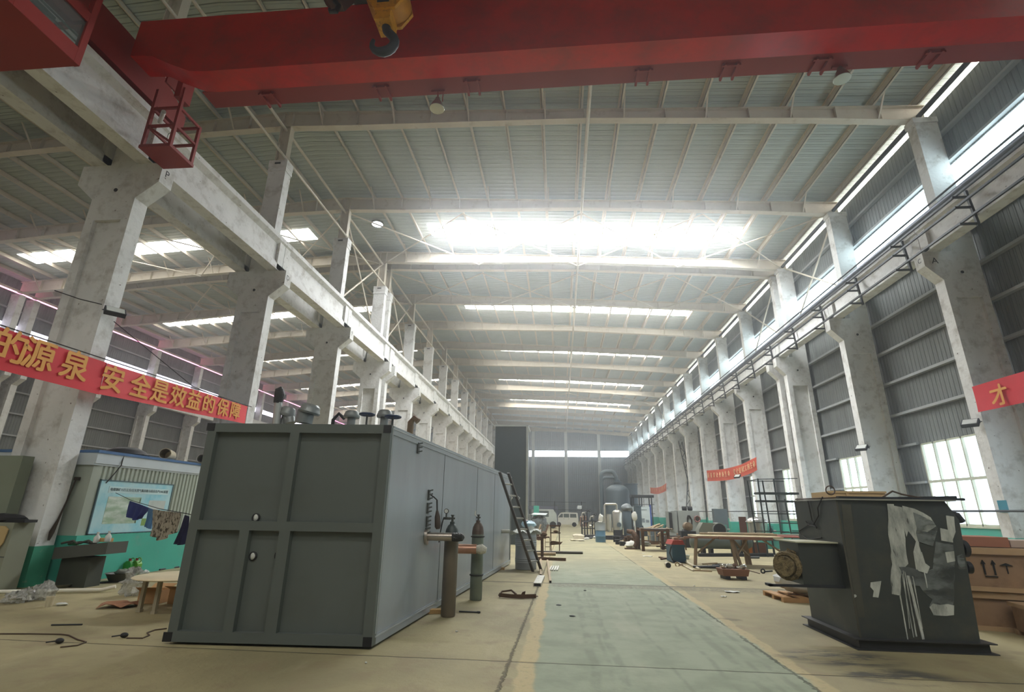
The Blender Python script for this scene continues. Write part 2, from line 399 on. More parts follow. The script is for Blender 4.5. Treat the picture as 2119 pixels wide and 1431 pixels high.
# left wall of the far bay
LST, LGAP = (12.35, 12.85), (14.95, 15.2)
wall_y('wall_left', XL-.1, XL, [(1.2, LST[0]), (LST[1], LGAP[0])], CLAD, 'grey ribbed sheet wall along the far left side')
tag(MB().box(XL-.1, XL+.12, Y0, Y1, 0, 1.2).obj('wall_left_dado', TEAL), 'teal painted low wall along the far left side', 'wall', kind='structure')
tag(MB().box(XL-.08, XL-.04, Y0, Y1, *LST).obj('window_%d' % nwin, G_STRIPL), 'long daylight strip high in the far left wall', 'window', kind='structure'); nwin += 1
tag(MB().box(XL-.08, XL-.04, Y0, Y1, LGAP[1]+.02, zroof(XL)+.05).obj('wall_left_top', CLAD), 'narrow sheet strip above the far left eave gap', 'wall', kind='structure')
tag(MB().box(XL-.08, XL-.04, Y0, Y1, LGAP[0], LGAP[1]+.02).obj('window_%d' % nwin, G_GAPL), 'bright pinkish gap under the far left eave', 'window', kind='structure'); nwin += 1
for k, z in enumerate((3.0, 4.4, 5.8, 7.2, 8.6, 10.0, 11.4, 13.8)):
    tag(MB().box(XL, XL+.15, Y0, Y1, z-.05, z+.05).obj('trim_%d' % (k+10), GIRT), 'grey girt rail on the far left wall, %s from the floor' % ORD[k], 'girt', kind='structure')
# end wall and the wall behind the camera
def gable(name, y0, y1, label, zs):
    mb = MB()
    for z0, z1 in zs:
        if z1 < 15: mb.box(XL, XR, y0, y1, z0, z1)
        else: mb.prism([(XL, z0), (XR, z0), (XR, zroof(XR)), (XI, zroof(XI)), (XL, zroof(XL))], 'y', y0, y1)
    return tag(mb.obj(name, CLADX), label, 'wall', kind='structure')
EST = (11.35, 12.45)
gable('wall_back', Y1, Y1+.1, 'grey ribbed end wall of the hall with a daylight band', [(0, EST[0]), (EST[1], 20)])
tag(MB().box(XL, XR, Y1+.04, Y1+.08, *EST).obj('window_%d' % nwin, G_END), 'bright daylight band across the end wall', 'window', kind='structure'); nwin += 1
gable('wall_front', Y0-.1, Y0, 'end wall behind the camera', [(0, 20)])
ENDC = mat('pale_end_post', (232,234,230), .7, var=.06)
for k, (x, zt) in enumerate(((-5.0, 16.6), (1.15, 16.35), (7.3, 16.0))):
    tag(MB().box(x-.28, x+.28, Y1-.45, Y1-.02, 0, zt).obj('wind_column', ENDC), 'pale post on the end wall, %s from the left of the nave' % ORD[k], 'column', 'end wall posts', kind='structure')
for k, z in enumerate((2.6, 4.0, 5.4, 6.8, 8.2, 9.6, 13.2, 14.4)):
    tag(MB().box(XL, XR, Y1-.1, Y1-.01, z-.05, z+.05).obj('trim_%d' % (k+20), GIRT), 'girt on the end wall, %s from the floor' % ORD[k], 'girt', kind='structure')
# skylights
SKR = [-10.0, -3.2, 25.4, 36.9, 48.0, 60.2, 72.0]
for k, y in enumerate(SKR):
    for j, (xa, xb) in enumerate(((-7.4, 1.12), (1.42, 10.2), (-33.0, -14.5))):
        n = 'window_%d' % nwin; nwin += 1
        za, zb = zroof(xa)-.012, zroof(xb)-.012
        tag(MB().prism([(xa,za),(xb,zb),(xb,zb+.01),(xa,za+.01)], 'y', y-.62, y+.62).obj(n, G_SKYL if j == 2 else (G_SUN if y == 25.4 else G_REAR if y < 0 else G_SKY)),
            'translucent rooflight strip %s, %s row from the camera end' % (('left of the ridge strut','right of the ridge strut','over the far left bay')[j], ORD[k]), 'rooflight', 'translucent rooflights', kind='structure')
# ================================================================ columns
ZC = 9.75          # corbel top
def column_meshes(side):
    """shaft with recessed panel + corbels; side: 'l' interior (two corbels) or 'r' right wall (one, towards the hall)"""
    s = MB(); d = .20
    if side == 'l': xa, xb = -.575, .575
    else: xa, xb = -.60, .60
    s.box(xa, xa+.22, -d, d, .0, 9.0); s.box(xb-.22, xb, -d, d, .0, 9.0)
    s.box(xa+.22, xb-.22, -d+.10, d-.10, 1.3, 8.15); s.box(xa+.22, xb-.22, -d, d, 0, 1.3); s.box(xa+.22, xb-.22, -d, d, 8.15, 9.0)
    if side == 'l': s.prism([(xa, 8.75),(xb, 8.75),(1.1, 9.2),(1.1, ZC),(-1.1, ZC),(-1.1, 9.2)], 'y', -d-.001, d+.001)
    else: s.prism([(xa, 8.75),(xb, 8.75),(xb, ZC),(-1.05, ZC),(-1.05, 9.25)], 'y', -d-.001, d+.001)
    return s
LBASE = mat('green_column_paint', (70,158,128), .75, var=.2, scale=2.5, rgb2=(150,165,150), thr=.66, soft=.05)
def make_col(side, x):
    t = T('concrete_column', 'x', 'column', (x, 0, 0), 0, None, 'structure')
    column_meshes(side).obj('shaft', CONC, t)
    h = .74 if side == 'l' else 1.05
    xa = .585 if side == 'l' else .61
    MB().box(-xa, xa, -.212, .212, 0, h).obj('painted_base', LBASE if side == 'l' else TEAL, t)
    u = MB()
    if side == 'l':
        u.box(-.34, .36, -.20, .20, ZC, 14.35)
        u.obj('upper_shaft', CONC, t)
        c = MB().box(-.37, .39, -.23, .23, 14.1, 14.2).box(-.37, .39, -.23, .23, 14.3, 14.6).box(-.36, .38, -.22, .22, 14.2, 14.3)
        c.obj('collar', CONC, t)
        MB().box(-.12, .12, -.236, -.228, 14.42, 14.5).obj('collar_slot', BLACK, t)
        p = MB().box(-.22, -.19, -.14, .14, 14.6, 17.0).box(.19, .22, -.14, .14, 14.6, 17.0).box(-.19, .19, -.02, .02, 14.6, 17.0)
        p.obj('steel_post', CREAM, t)
    else:
        u.box(-.15, .60, -.20, .20, ZC, 14.85).box(-.2, .62, -.23, .23, 14.85, 15.06)
        u.obj('upper_shaft', CONC, t)
    q = MB().cyl((0,-.215,9.0), (0,-.19,9.0), .05, 10)
    q.obj('bolt_hole', BLACK, t)
    return t
XLC, XRC = -10.93, 12.86
pl, pr = make_col('l', XLC), make_col('r', XRC)
for i, y in enumerate(FR):
    if y < 8: idx = None
    for side, p0, x in (('l', pl, XLC), ('r', pr, XRC)):
        c = p0 if i == 0 else copy_tree(p0)
        c.location = (x, y, 0)
        nm = 'white concrete crane column with two corbels in the middle row' if side == 'l' else 'white concrete crane column along the right wall'
        vis = [f for f in FR if f >= (8 if side == 'l' else 14)]
        if y in vis: c['label'] = '%s, %s from the camera' % (nm, ORD[vis.index(y)])
        else: c['label'] = '%s, behind the camera, %s from the front wall' % (nm, ORD[i])
        c['group'] = 'middle row columns' if side == 'l' else 'right wall columns'
# simple columns of the far left wall
fs = MB().box(-.5, -.3, -.2, .2, 0, 9.1).box(.3, .5, -.2, .2, 0, 9.1).box(-.3, .3, -.1, .1, 0, 9.1).prism([(-.5,8.8),(.5,8.8),(1.0,9.2),(1.0,9.7),(-.5,9.7)], 'y', -.2, .2).box(-.45, .2, -.2, .2, 9.7, 14.7)
fm = fs.data('concrete_column', CONC)
for i, y in enumerate(FR):
    o = bpy.data.objects.new('concrete_column', fm); COL.objects.link(o); o.location = (XL+.55, y, 0)
    tag(o, 'white concrete column against the far left wall, %s from the front end' % ORD[i], 'column', 'far left wall columns', 'structure')
# painted letters on the corbels of the middle row
for ch, y, ox in (('P', 10, .0), ('D', 16, 0), ('9', 22, 0)):
    text('corbel_mark', ch, BLACK, .26, plane_M((XLC+1.102, y-.02, 9.52), (0,1,0), (0,0,1)), None)
    o = bpy.data.objects['corbel_mark'] if ch == 'P' else bpy.data.objects['corbel_mark.%03d' % (1 if ch == 'D' else 2)]
    tag(o, 'black hand painted %s on the corbel of the %s middle column' % ({'P':'letter P','D':'letter D','9':'figure 9'}[ch], {'P':'nearest','D':'second','9':'third'}[ch]), 'marking')

# ================================================================ concrete crane beams and rails
def beam_mesh(L):
    s = MB(); a, b = .012, L-.012
    prof = [(-.20,0),(.20,0),(.20,.22),(.10,.36),(.10,1.0),(.26,1.12),(.26,1.28),(-.26,1.28),(-.26,1.12),(-.10,1.0),(-.10,.36),(-.20,.22)]
    s.prism(prof, 'y', a, b)
    for y0, y1 in ((a, a+.35), (b-.35, b)): s.box(-.2, .2, y0, y1, .01, 1.2)
    return s
BM = {}
def beams(x, who, vis0):
    k = 0
    for a, b in zip(FR[:-1], FR[1:]):
        L = round(b-a, 2)
        if L not in BM: BM[L] = beam_mesh(L).data('crane_beam', CONC)
        o = bpy.data.objects.new('crane_beam', BM[L]); COL.objects.link(o); o.location = (x, a, ZC)
        if x > 0: o.scale = (1, 1, .72)
        tag(o, 'white concrete crane beam %s, %s span from the front end' % (who, ORD[k]), 'beam', 'crane beams ' + who, 'structure'); k += 1
XB1, XB2, XB3 = -10.33, -11.57, 12.16
beams(XB1, 'on the nave side of the middle columns', 8); beams(XB2, 'on the far bay side of the middle columns', 8); beams(XB3, 'along the right wall columns', 14)
for x, w in ((XB1, 'nave side middle beam'), (XB2, 'far bay side middle beam'), (XB3, 'right wall beam')):
    rl = tag(MB().prism([(x-.06,11.03),(x+.06,11.03),(x+.06,11.05),(x+.015,11.07),(x+.015,11.13),(x+.035,11.14),(x+.035,11.18),(x-.035,11.18),(x-.035,11.14),(x-.015,11.13),(x-.015,11.07),(x-.06,11.05)], 'y', Y0, Y1-.5).obj('crane_rail', RAILST),
        'steel crane rail on the ' + w, 'rail', kind='structure')
    if x > 0: rl.location.z = -.36
# steel crane beam pair of the far left wall
tag(MB().box(XL+1.2, XL+1.6, Y0, Y1-.5, 9.7, 11.0).obj('crane_beam', CONC), 'concrete crane beam along the far left wall', 'beam', kind='structure')
# conductor bars on brackets in front of the right crane beam
t = T('conductor_rail', 'black conductor bars on brackets along the right crane beam', 'conductor rail', (XB3, 0, 0))
for x, z in ((-.62, 9.58), (-.60, 10.12), (-.58, 10.46)):
    MB().box(x-.03, x+.03, 3, Y1-1, z-.03, z+.03).obj('bar', DKSTEEL, t)
bk = MB().bar((-.22,0,9.45), (-.30,0,10.6), .07)
for z in (9.53, 10.07, 10.41): bk.bar((-.25,0,z-.02), (-.72,0,z-.02), .055, .06)
bkm = bk.data('bracket', DKSTEEL)
for k in range(31):
    o = bpy.data.objects.new('bracket', bkm); COL.objects.link(o); o.parent = t; o.location = (0, 5+k*2.9, 0)
tag(MB().cyl((XB3-.30, 3, 10.79), (XB3-.30, Y1-1, 10.79), .10, 12).obj('cable_duct', RAILST), 'blue grey duct pipe on top of the right crane beam', 'pipe')
tag(MB().cyl((XB3-.36, 3, 11.0), (XB3-.36, Y1-1, 11.0), .03, 8).obj('handrail_pipe', DKSTEEL), 'thin dark pipe above the duct of the right crane beam', 'pipe')

# ================================================================ roof frames
def rafter_right():
    xs = [XI+.02, -8.2, 1.25, 9.6, 12.35, 13.25]
    top = [zroof(x)-.27 for x in xs]; bot = [16.32, 16.18, 15.9, 15.33, 15.07, 15.07]
    return xs, top, bot
def rafter_left():
    xs = [XI-.02, -14.0, -24.0, -33.0, XL+.4]
    top = [zroof(x)-.27 for x in xs]; bot = [16.32, 16.25, 15.75, 15.0, 14.85]
    return xs, top, bot
def rafter_mesh(xs, top, bot):
    s = MB(); n = len(xs)
    s.prism(list(zip(xs, bot)) + list(zip(xs[::-1], top[::-1])), 'y', -.012, .012)
    for zz, th in ((top, -.025), (bot, .025)):
        for i in range(n-1):
            s.prism([(xs[i], zz[i]), (xs[i+1], zz[i+1]), (xs[i+1], zz[i+1]+th), (xs[i], zz[i]+th)], 'y', -.15, .15)
    x0, x1 = min(xs), max(xs); k = int((x1-x0)/1.5); pr_ = sorted(zip(xs, top, bot))
    def ip(x, j):
        for p, q in zip(pr_[:-1], pr_[1:]):
            if p[0] <= x <= q[0]: f = (x-p[0])/(q[0]-p[0]); return p[j]+(q[j]-p[j])*f
        return pr_[-1][j]
    st = MB()
    for i in range(1, k, 1):
        x = x0 + (x1-x0)*i/k
        s.box(x-.008, x+.008, -.145, .145, ip(x,2)+.02, ip(x,1)-.02)
    return s, ip
kb = MB().bar((0,-.02,0), (0,-.75,.85), .05).data('flange_brace', CREAM)
for side, fn in (('r', rafter_right), ('l', rafter_left)):
    xs, top, bot = fn(); s, ip = rafter_mesh(xs, top, bot); me = s.data('roof_rafter', CREAM); first = None
    for i, y in enumerate(FR):
        o = bpy.data.objects.new('roof_rafter', me); COL.objects.link(o); o.location = (0, y, 0)
        tag(o, 'cream steel roof rafter over the %s bay, %s frame from the front end' % ('near right' if side == 'r' else 'far left', ORD[i]), 'rafter', 'rafters over the %s bay' % ('near right' if side == 'r' else 'far left'), 'structure')
        if 9 < y < 50:
            lo, hi = min(xs), max(xs); x = lo+1.6
            while x < hi-1:
                b = bpy.data.objects.new('flange_brace', kb); COL.objects.link(b); b.parent = o; b.location = (x, -.1, ip(x,2)+.05); x += 3.0
# purlins
k = 0; x = 13.0
while x > XL:
    if abs(x-XI) > .4:
        z = zroof(x)-.005
        pm = MB().box(x-.012, x+.012, Y0, Y1, z-.25, z).box(x-.012, x+.08, Y0, Y1, z-.25, z-.235).box(x-.08, x+.012, Y0, Y1, z-.015, z)
        tag(pm.obj('roof_purlin', CREAM), 'cream roof purlin, %s line from the right wall' % ORD[k], 'purlin', 'roof purlins', 'structure'); k += 1
    x -= 1.5
def pipe(name, p, q, r, m, label, cat, kind=None, n=8): return tag(MB().cyl(p, q, r, n).obj(name, m), label, cat, kind=kind)
pipe('ridge_strut', (1.25,Y0,15.82), (1.25,Y1-.5,15.82), .07, CREAM, 'cream strut pipe running down the middle of the nave roof', 'strut', 'structure')
pipe('tie_strut', (XI+.05,Y0,16.2), (XI+.05,Y1-.5,16.2), .06, CREAM, 'cream tie pipe along the heads of the middle columns', 'strut', 'structure')
pipe('tie_strut', (XI+.3,Y0,14.75), (XI+.3,Y1-.5,14.75), .05, CREAM, 'cream tie pipe along the collars of the middle columns', 'strut', 'structure')
pipe('eave_strut', (13.05,Y0,15.28), (13.05,Y1-.5,15.28), .085, DKSTEEL, 'dark strut pipe along the right eave', 'strut', 'structure')
pipe('eave_strut', (XL+.6,Y0,14.9), (XL+.6,Y1-.5,14.9), .08, CREAM, 'strut pipe along the far left eave', 'strut', 'structure')
# cross braces between frames
def xbrace(name, a, b, c, d, r, label):
    t = T(name, label, 'brace', a, kind='structure'); o = Vector(a)
    for p, q in ((a, b), (c, d)):
        MB().cyl(Vector(p)-o, Vector(q)-o, r, 6).obj('brace_rod', CREAM, t)
def zb(x): return 15.98 - .05*abs(x-XI)*.9 + .25
nb = 0
for ya, yb, w in ((22.0, 27.8, 'third'), (28.8, 34.4, 'fourth'), (62.4, 68.0, 'tenth'), (90.4, 96.2, 'last')):
    for k, (xa, xb) in enumerate(((-10.8, -4.8), (-4.8, 1.2), (1.3, 7.1), (7.1, 12.9), (-17, -11.2), (-23, -17), (-29, -23))):
        if w in ('tenth', 'last') and xa < -11: continue
        xbrace('roof_brace', (xa,ya+.1,zb(xa)), (xb,yb-.1,zb(xb)), (xb,ya+.1,zb(xb)), (xa,yb-.1,zb(xa)), .035,
               'crossed cream brace rods under the roof in the %s bay, %s panel' % (w, ('first','second','third','right wall','first far left','second far left','third far left')[k]))
    for x, z0, z1, nm in ((XI+.05, 11.2, 16.1, 'middle columns'), (13.1, 11.3, 15.1, 'right wall columns')):
        xbrace('column_brace', (x,ya+.15,z0), (x,yb-.15,z1), (x,yb-.15,z0), (x,ya+.15,z1), .045, 'crossed brace bars between the upper %s in the %s bay' % (nm, w))
# lattice brace between the lower right columns
t = T('lattice_brace', 'dark lattice brace between two lower right wall columns', 'brace', (13.0, 0, 0), kind='structure')
lb = MB()
for (ya, za), (yb, zb_) in (((51.5, .6), (56.5, 8.9)), ((56.5, .6), (51.5, 8.9))):
    for o in (-.18, .18): lb.bar((o, ya, za), (o, yb, zb_), .07)
    for k in range(14):
        f = k/14; g = (k+1)/14
        lb.bar((-.18 if k % 2 else .18, ya+(yb-ya)*f, za+(zb_-za)*f), (.18 if k % 2 else -.18, ya+(yb-ya)*g, za+(zb_-za)*g), .04)
lb.obj('lattice', DKSTEEL, t)
# thin wire ties between the far purlins are too fine to see; sag rods in the two nearest roof bays
# ================================================================ sight helpers: a picture point on a plane of the hall
def ray(u, v): return _right*((u-CX)/F) + _down*((v-CY)/F) + _fwd
EYE = Vector((0, 0, 1.55))
def at_x(u, v, x): d = ray(u, v); return EYE + d*(x/d.x)
def at_y(u, v, y): d = ray(u, v); return EYE + d*(y/d.y)
def at_z(u, v, z=0.): d = ray(u, v); return EYE + d*((z-1.55)/d.z)
def thing(name, m, mb, label, cat, loc=(0,0,0), rz=0, group=None, kind=None):
    return tag(mb.obj(name, m, None, loc, rz), label, cat, group, kind)
# ================================================================ overhead crane
t = T('overhead_crane', 'red overhead travelling crane spanning the hall above the camera', 'crane', (XB1, 7.0, 11.18)); O = Vector(t.location)
def off(mb, o=None): 
    o = O if o is None else o
    mb.v = [(a-o.x, b-o.y, c-o.z) for a, b, c in mb.v]; return mb
for y0, y1 in ((8.27, 8.87), (4.2, 4.8)):
    g = MB().prism([(-9.9,11.55),(-9.35,11.5),(-8.9,11.25),(-8.3,10.97),(-7.9,10.93),(11.0,10.93),(11.7,11.4),(12.4,11.5),(12.4,12.62),(-9.9,12.62)], 'y', y0, y1)
    off(g).obj('main_girder', RED, t)
off(MB().box(-8.4, 11.2, 8.87, 9.36, 10.95, 10.985).box(-8.4, 11.2, 9.33, 9.36, 10.985, 11.12)).obj('walkway', REDM, t)
for k, u in enumerate((570, 797, 980, 1330, 1510, 1700, 1935)):
    p = at_y(u, 165, 9.2); s = -.09 if u < 1060 else .09
    off(MB().bar((p.x-.13, 8.95, 10.915), (p.x-.13, 9.40, 10.915), .045, .07).bar((p.x+.13, 8.95, 10.915), (p.x+.13, 9.40, 10.915), .045, .07).bar((p.x-.2, 9.0, 10.915), (p.x+.2, 9.0, 10.915), .04, .06)).obj('walkway_bracket', REDM, t)
off(MB().prism([(3.6,11.25),(10.4,11.25),(10.4,11.7),(9.3,12.3),(3.6,12.3)], 'x', -10.52, -10.14)).obj('end_carriage', REDM, t)
off(MB().prism([(3.6,11.25),(10.4,11.25),(10.4,11.7),(9.3,12.3),(3.6,12.3)], 'x', 11.98, 12.36)).obj('end_carriage', REDM, t)
for x in (-10.33, 12.16):
    for y in (4.1, 9.9): off(MB().cyl((x-.06, y, 11.36), (x+.06, y, 11.36), .18, 16)).obj('carriage_wheel', DKSTEEL, t)
off(MB().box(-9.2,-9.05,8.95,9.3,10.98,12.4).box(-9.6,-9.55,9.0,9.4,11.5,12.3)).obj('gusset', REDM, t)
# maintenance basket below the crane end
B = [Vector((-9.75, 9.05, 0)), Vector((-9.05, 9.05, 0)), Vector((-9.05, 9.75, 0)), Vector((-9.75, 9.75, 0))]
bz0, bz1 = 9.62, 11.3
bs = MB(); 
for k, p in enumerate(B):
    bs.bar((p.x, p.y, bz0), (p.x, p.y, bz1 if k in (0, 1) else 10.75), .07)
    q = B[(k+1) % 4]
    for z in (10.2, 10.72): bs.bar((p.x, p.y, z), (q.x, q.y, z), .05, .06)
bs.bar((-9.75,9.05,10.2), (-9.05,9.05,9.7), .05)
bk_ = off(bs).obj('basket_frame', REDM, t)
off(MB().box(-9.8, -9.0, 9.0, 9.8, 9.56, 9.64)).obj('basket_floor', REDM, bk_)
off(MB().cyl((-9.95,9.5,10.75), (-9.45,9.05,10.62), .05)).obj('pickup_insulator', mat('pale_porcelain', (200,200,196), .3), bk_)
# operator cabin
cx0, cx1, cy0, cy1, cz0, cz1 = -9.95, -8.3, 3.9, 6.16, 8.85, 10.95
cb = MB().box(cx0+.005, cx1-.005, cy0+.005, cy1-.005, cz0-.004, cz0+.07)
for x in (cx0, cx1-.07):
    cb.box(x, x+.07, cy0, cy1, cz0, cz0+.30); cb.box(x, x+.07, cy0, cy1, 9.75, 9.95); cb.box(x, x+.07, cy0, cy1, cz1-.2, cz1)
for y in (cy0, cy1-.07):
    cb.box(cx0+.07, cx1-.07, y, y+.07, cz0, cz0+.30); cb.box(cx0+.07, cx1-.07, y, y+.07, 9.75, 9.85); cb.box(cx0+.07, cx1-.07, y, y+.07, cz1-.2, cz1)
for x in (cx0, cx1-.1):
    for y in (cy0, cy1-.1, (cy0+cy1)/2): cb.box(x-.004 if x == cx0 else x, x+.1 if x == cx0 else x+.104, y-.004, y+.104, cz0-.006, cz1+.002)
cab = off(cb).obj('cabin_body', REDM, t); cab['label'] = 'red operator cabin'
off(MB().box(cx0, cx1, cy0, cy1, cz1, cz1+.06)).obj('cabin_roof', REDM, cab)
GL = bpy.data.materials.new('cabin_glass'); GL.use_nodes = True; _b = GL.node_tree.nodes['Principled BSDF']
_b.inputs['Base Color'].default_value = (.55,.62,.6,1); _b.inputs['Roughness'].default_value = .08; _b.inputs['Transmission Weight'].default_value = .85; _b.inputs['IOR'].default_value = 1.1
off(MB().box(cx1-.045, cx1-.035, cy0+.1, cy1-.1, cz0+.3, 9.75)).obj('window_glass', GL, cab)
bar_ = MB()
for z in (9.3, 9.42): bar_.bar((cx1-.1, cy0, z), (cx1-.1, cy1, z), .025)
off(bar_).obj('guard_bar', mat('worn_grey_steel', (150,152,146), .5, .2), cab)
off(MB().box(cx0+.2, cx0+.6, 4.8, 5.3, 8.92, 9.5).box(cx0+.3, cx0+1.2, 5.5, 5.9, 9.0, 9.7)).obj('control_desk', mat('grey_green_enamel', (120,132,120), .5), cab)
off(MB().bar((-9.5,5.0,10.95), (-9.5,4.5,11.2), .1).bar((-8.6,5.0,11.0), (-8.6,4.6,11.2), .1).box(-9.7,-8.4,4.2,5.2,10.98,11.05)).obj('cabin_hanger', REDM, cab)
# trolley and hook block
off(MB().box(-4.6, -1.6, 4.0, 9.0, 12.66, 12.9).cyl((-4.2,6.6,13.2), (-2.0,6.6,13.2), .3, 16).box(-4.4,-3.6,5.2,6.0,12.9,13.6)).obj('hoist_trolley', mat('hoist_grey', (90,92,90), .6), t)
hk = T('hook_block', 'yellow crane hook block with a dark forged hook', 'hook block', (-3.18, 7.0, 10.6)); hx = MB()
hx.prism([(-.34,.75),(.30,.75),(.42,.2),(.22,-.12),(-.18,-.12),(-.36,.2)], 'y', -.24, -.18).prism([(-.34,.75),(.30,.75),(.42,.2),(.22,-.12),(-.18,-.12),(-.36,.2)], 'y', .18, .24)
hx.box(-.17, .13, -.2, .2, -.34, .0)
hx.obj('housing', YEL, hk)
MB().cyl((0,-.17,.3), (0,.17,.3), .4, 24).obj('sheave', mat('sheave_yellow', (190,130,30), .5, var=.2, scale=5), hk)
MB().box(-.13,.10,-.252,-.24,.02,.2).obj('side_plate', DKSTEEL, hk)
pts = []; rr = []
pts += [(0,0,-.3), (.02,0,-.42), (.10,0,-.52)]; rr += [.09, .085, .085]
for k in range(11):
    a = math.radians(35 - k*24); pts.append((-.02+.22*math.cos(a), 0, -.72+.22*math.sin(a))); rr.append(.09 if k < 6 else .09-.011*(k-5))
MB().tube(pts, rr, 10).obj('hook', DKSTEEL, hk)
for x, y in ((-.12,-.08), (.12,.08), (-.12,.08), (.12,-.08)): MB().cyl((x,y,.5), (x,y,2.04), .012, 6).obj('rope', DKSTEEL, hk)
h2 = T('auxiliary_hook_block', 'dark auxiliary hook block hanging left of the yellow one', 'hook block', (-4.3, 7.0, 11.15)); 
MB().prism([(-.35,.4),(.35,.4),(.3,.1),(.12,-.12),(-.12,-.12),(-.3,.1)], 'y', -.2, .2).obj('housing', mat('dark_brown_steel', (70,36,26), .6), h2)
MB().tube([(0,0,-.1),(.1,0,-.22),(.06,0,-.36),(-.06,0,-.36),(-.1,0,-.28)], [.05,.05,.05,.04,.02], 8).obj('hook', DKSTEEL, h2)
MB().cyl((0,0,.3), (0,0,1.7), .02, 6).obj('rope', DKSTEEL, h2)
ALU = mat('lamp_aluminium', (170,170,160), .25, .8, var=.1)
PANE = mat('lamp_pane', (210,214,208), .15)
for u, v, nm in ((905, 214, 'below the left half of the crane girder'), (1740, 152, 'below the right half of the crane girder')):
    p = at_y(u, v, 9.25)
    lt = T('bay_lamp', 'bell shaped bay lamp with bare bulb ' + nm, 'lamp', p)
    MB().lathe([(.17,-.16),(.175,-.15),(.13,-.02),(.06,.10),(.05,.16),(.0,.17)], 18).obj('lamp_shade', ALU, lt)
    MB().lathe([(.0,-.15),(.06,-.12),(.065,-.07),(.04,.0),(.03,.05)], 14).obj('bulb', PANE, lt)
    MB().cyl((0,0,.15), (0,0,10.95-p.z), .02, 6).box(-.16,.16,-.03,.03,10.90-p.z,10.955-p.z).bar((.12,0,.05),(.12,0,10.9-p.z),.02).obj('bracket', REDM, lt)
# ================================================================ big grey container
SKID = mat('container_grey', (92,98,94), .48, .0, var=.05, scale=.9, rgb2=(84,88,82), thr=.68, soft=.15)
SIDE_LIT = mat('container_lit_side_grey', (160,168,174), .26, .0, var=.05, scale=.8, rgb2=(148,154,158), thr=.6, soft=.2, stretch=(1,1,.25))  # container grey made paler: light from the right windows put into the colour
SEAM = mat('dark_seam', (58,62,62), .7)
FL, FX, DX = Vector((-4.64, 6.31, 0)), Vector((2.44, .14, 0)).normalized(), Vector((.064, 1, 0)).normalized()
CW, CL, CZ0, CZ1 = 2.444, 10.2, .03, 2.60
ct = T('process_container', 'long dark grey steel container skid with framed front wall', 'container', FL)
def K(a, b, z): return FX*a + DX*b + Vector((0,0,z))
def kbox(mb, a0, a1, b0, b1, z0, z1):
    return mb.add([K(a0,b0,z0),K(a1,b0,z0),K(a1,b1,z0),K(a0,b1,z0),K(a0,b0,z1),K(a1,b0,z1),K(a1,b1,z1),K(a0,b1,z1)],
                  [(0,3,2,1),(4,5,6,7),(0,1,5,4),(1,2,6,5),(2,3,7,6),(3,0,4,7)])
tb = .115
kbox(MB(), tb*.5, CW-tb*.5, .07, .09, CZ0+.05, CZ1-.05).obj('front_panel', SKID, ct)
kbox(kbox(MB(), CW-.03, CW-.012, .1, CL-.06, CZ0+.09, CZ1-.06), .012, .03, .1, CL-.06, CZ0+.09, CZ1-.06).obj('side_panel', SIDE_LIT, ct)
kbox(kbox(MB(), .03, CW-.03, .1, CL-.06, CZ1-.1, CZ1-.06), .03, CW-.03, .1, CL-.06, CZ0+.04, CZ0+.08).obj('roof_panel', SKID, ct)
kbox(MB(), .03, CW-.03, CL-.1, CL-.06, CZ0+.05, CZ1-.05).obj('rear_panel', SKID, ct)
for a0, a1 in ((0, tb), (CW-tb, CW)):
    for b0 in (0, CL-tb): kbox(MB(), a0, a1, b0, b0+tb, CZ0+tb, CZ1-tb).obj('corner_post', SKID, ct)
for z0 in (CZ0, CZ1-tb):
    nm = 'bottom_rail' if z0 < 1 else 'top_rail'
    for b0 in (0, CL-tb): kbox(MB(), 0, CW, b0, b0+tb, z0, z0+tb).obj(nm, SKID, ct)
    for a0 in (0, CW-tb): kbox(MB(), a0, a0+tb, tb, CL-tb, z0, z0+tb).obj(nm, SIDE_LIT, ct)
kbox(MB(), tb, CW-tb, .0, .08, 1.27, 1.38).obj('mid_rail', SKID, ct)
kbox(MB(), 1.115, 1.235, .0, .08, 1.38, CZ1-tb).obj('mullion', SKID, ct)
kbox(MB(), 1.16, 1.30, .0, .08, CZ0+tb, 1.27).obj('mullion', SKID, ct)
kbox(MB(), .66, .78, .0, .08, CZ0+tb, 1.27).obj('mullion', SKID, ct)
fin = MB(); kbox(fin, CW+.0, CW+.006, .07, .085, CZ0+.12, CZ1-.03); kbox(fin, CW, CW+.006, .07, CL, CZ1-.045, CZ1-.03); kbox(fin, CW, CW+.006, .07, CL, CZ0+.08, CZ0+.095)
fin.obj('edge_bead', mat('pale_edge_grey', (170,176,178), .4), ct)
for b in (2.6, 5.3, 7.4): kbox(MB(), CW-.02, CW-.008, b-.006, b+.006, CZ0+.1, CZ1-.06).obj('panel_seam', SEAM, ct)
for a, z in ((-.04, CZ0), (CW-tb+.01, CZ0), (-.02, CZ1-.1), (CW-tb+.02, CZ1-.105)):
    kbox(MB(), a, a+.105, -.006, .0, z, z+.1).obj('tube_end', BLACK, ct)
WHT = mat('white_plug', (205,206,200), .5)
for a, z in ((.80, 1.42), (.84, .97), (1.16, .98)):
    pl_ = MB(); c = K(a, .06, z); pl_.blob(tuple(c), .032, .02, .045, 10, 6); o = pl_.obj('hole_plug', WHT, ct); 
    MB().torus(tuple(K(a, .062, z)), .043, .012, 'y', 14, 6).obj('hole_rim', BLACK, ct)
BRK = mat('fitting_metal', (78,80,76), .5, .3)
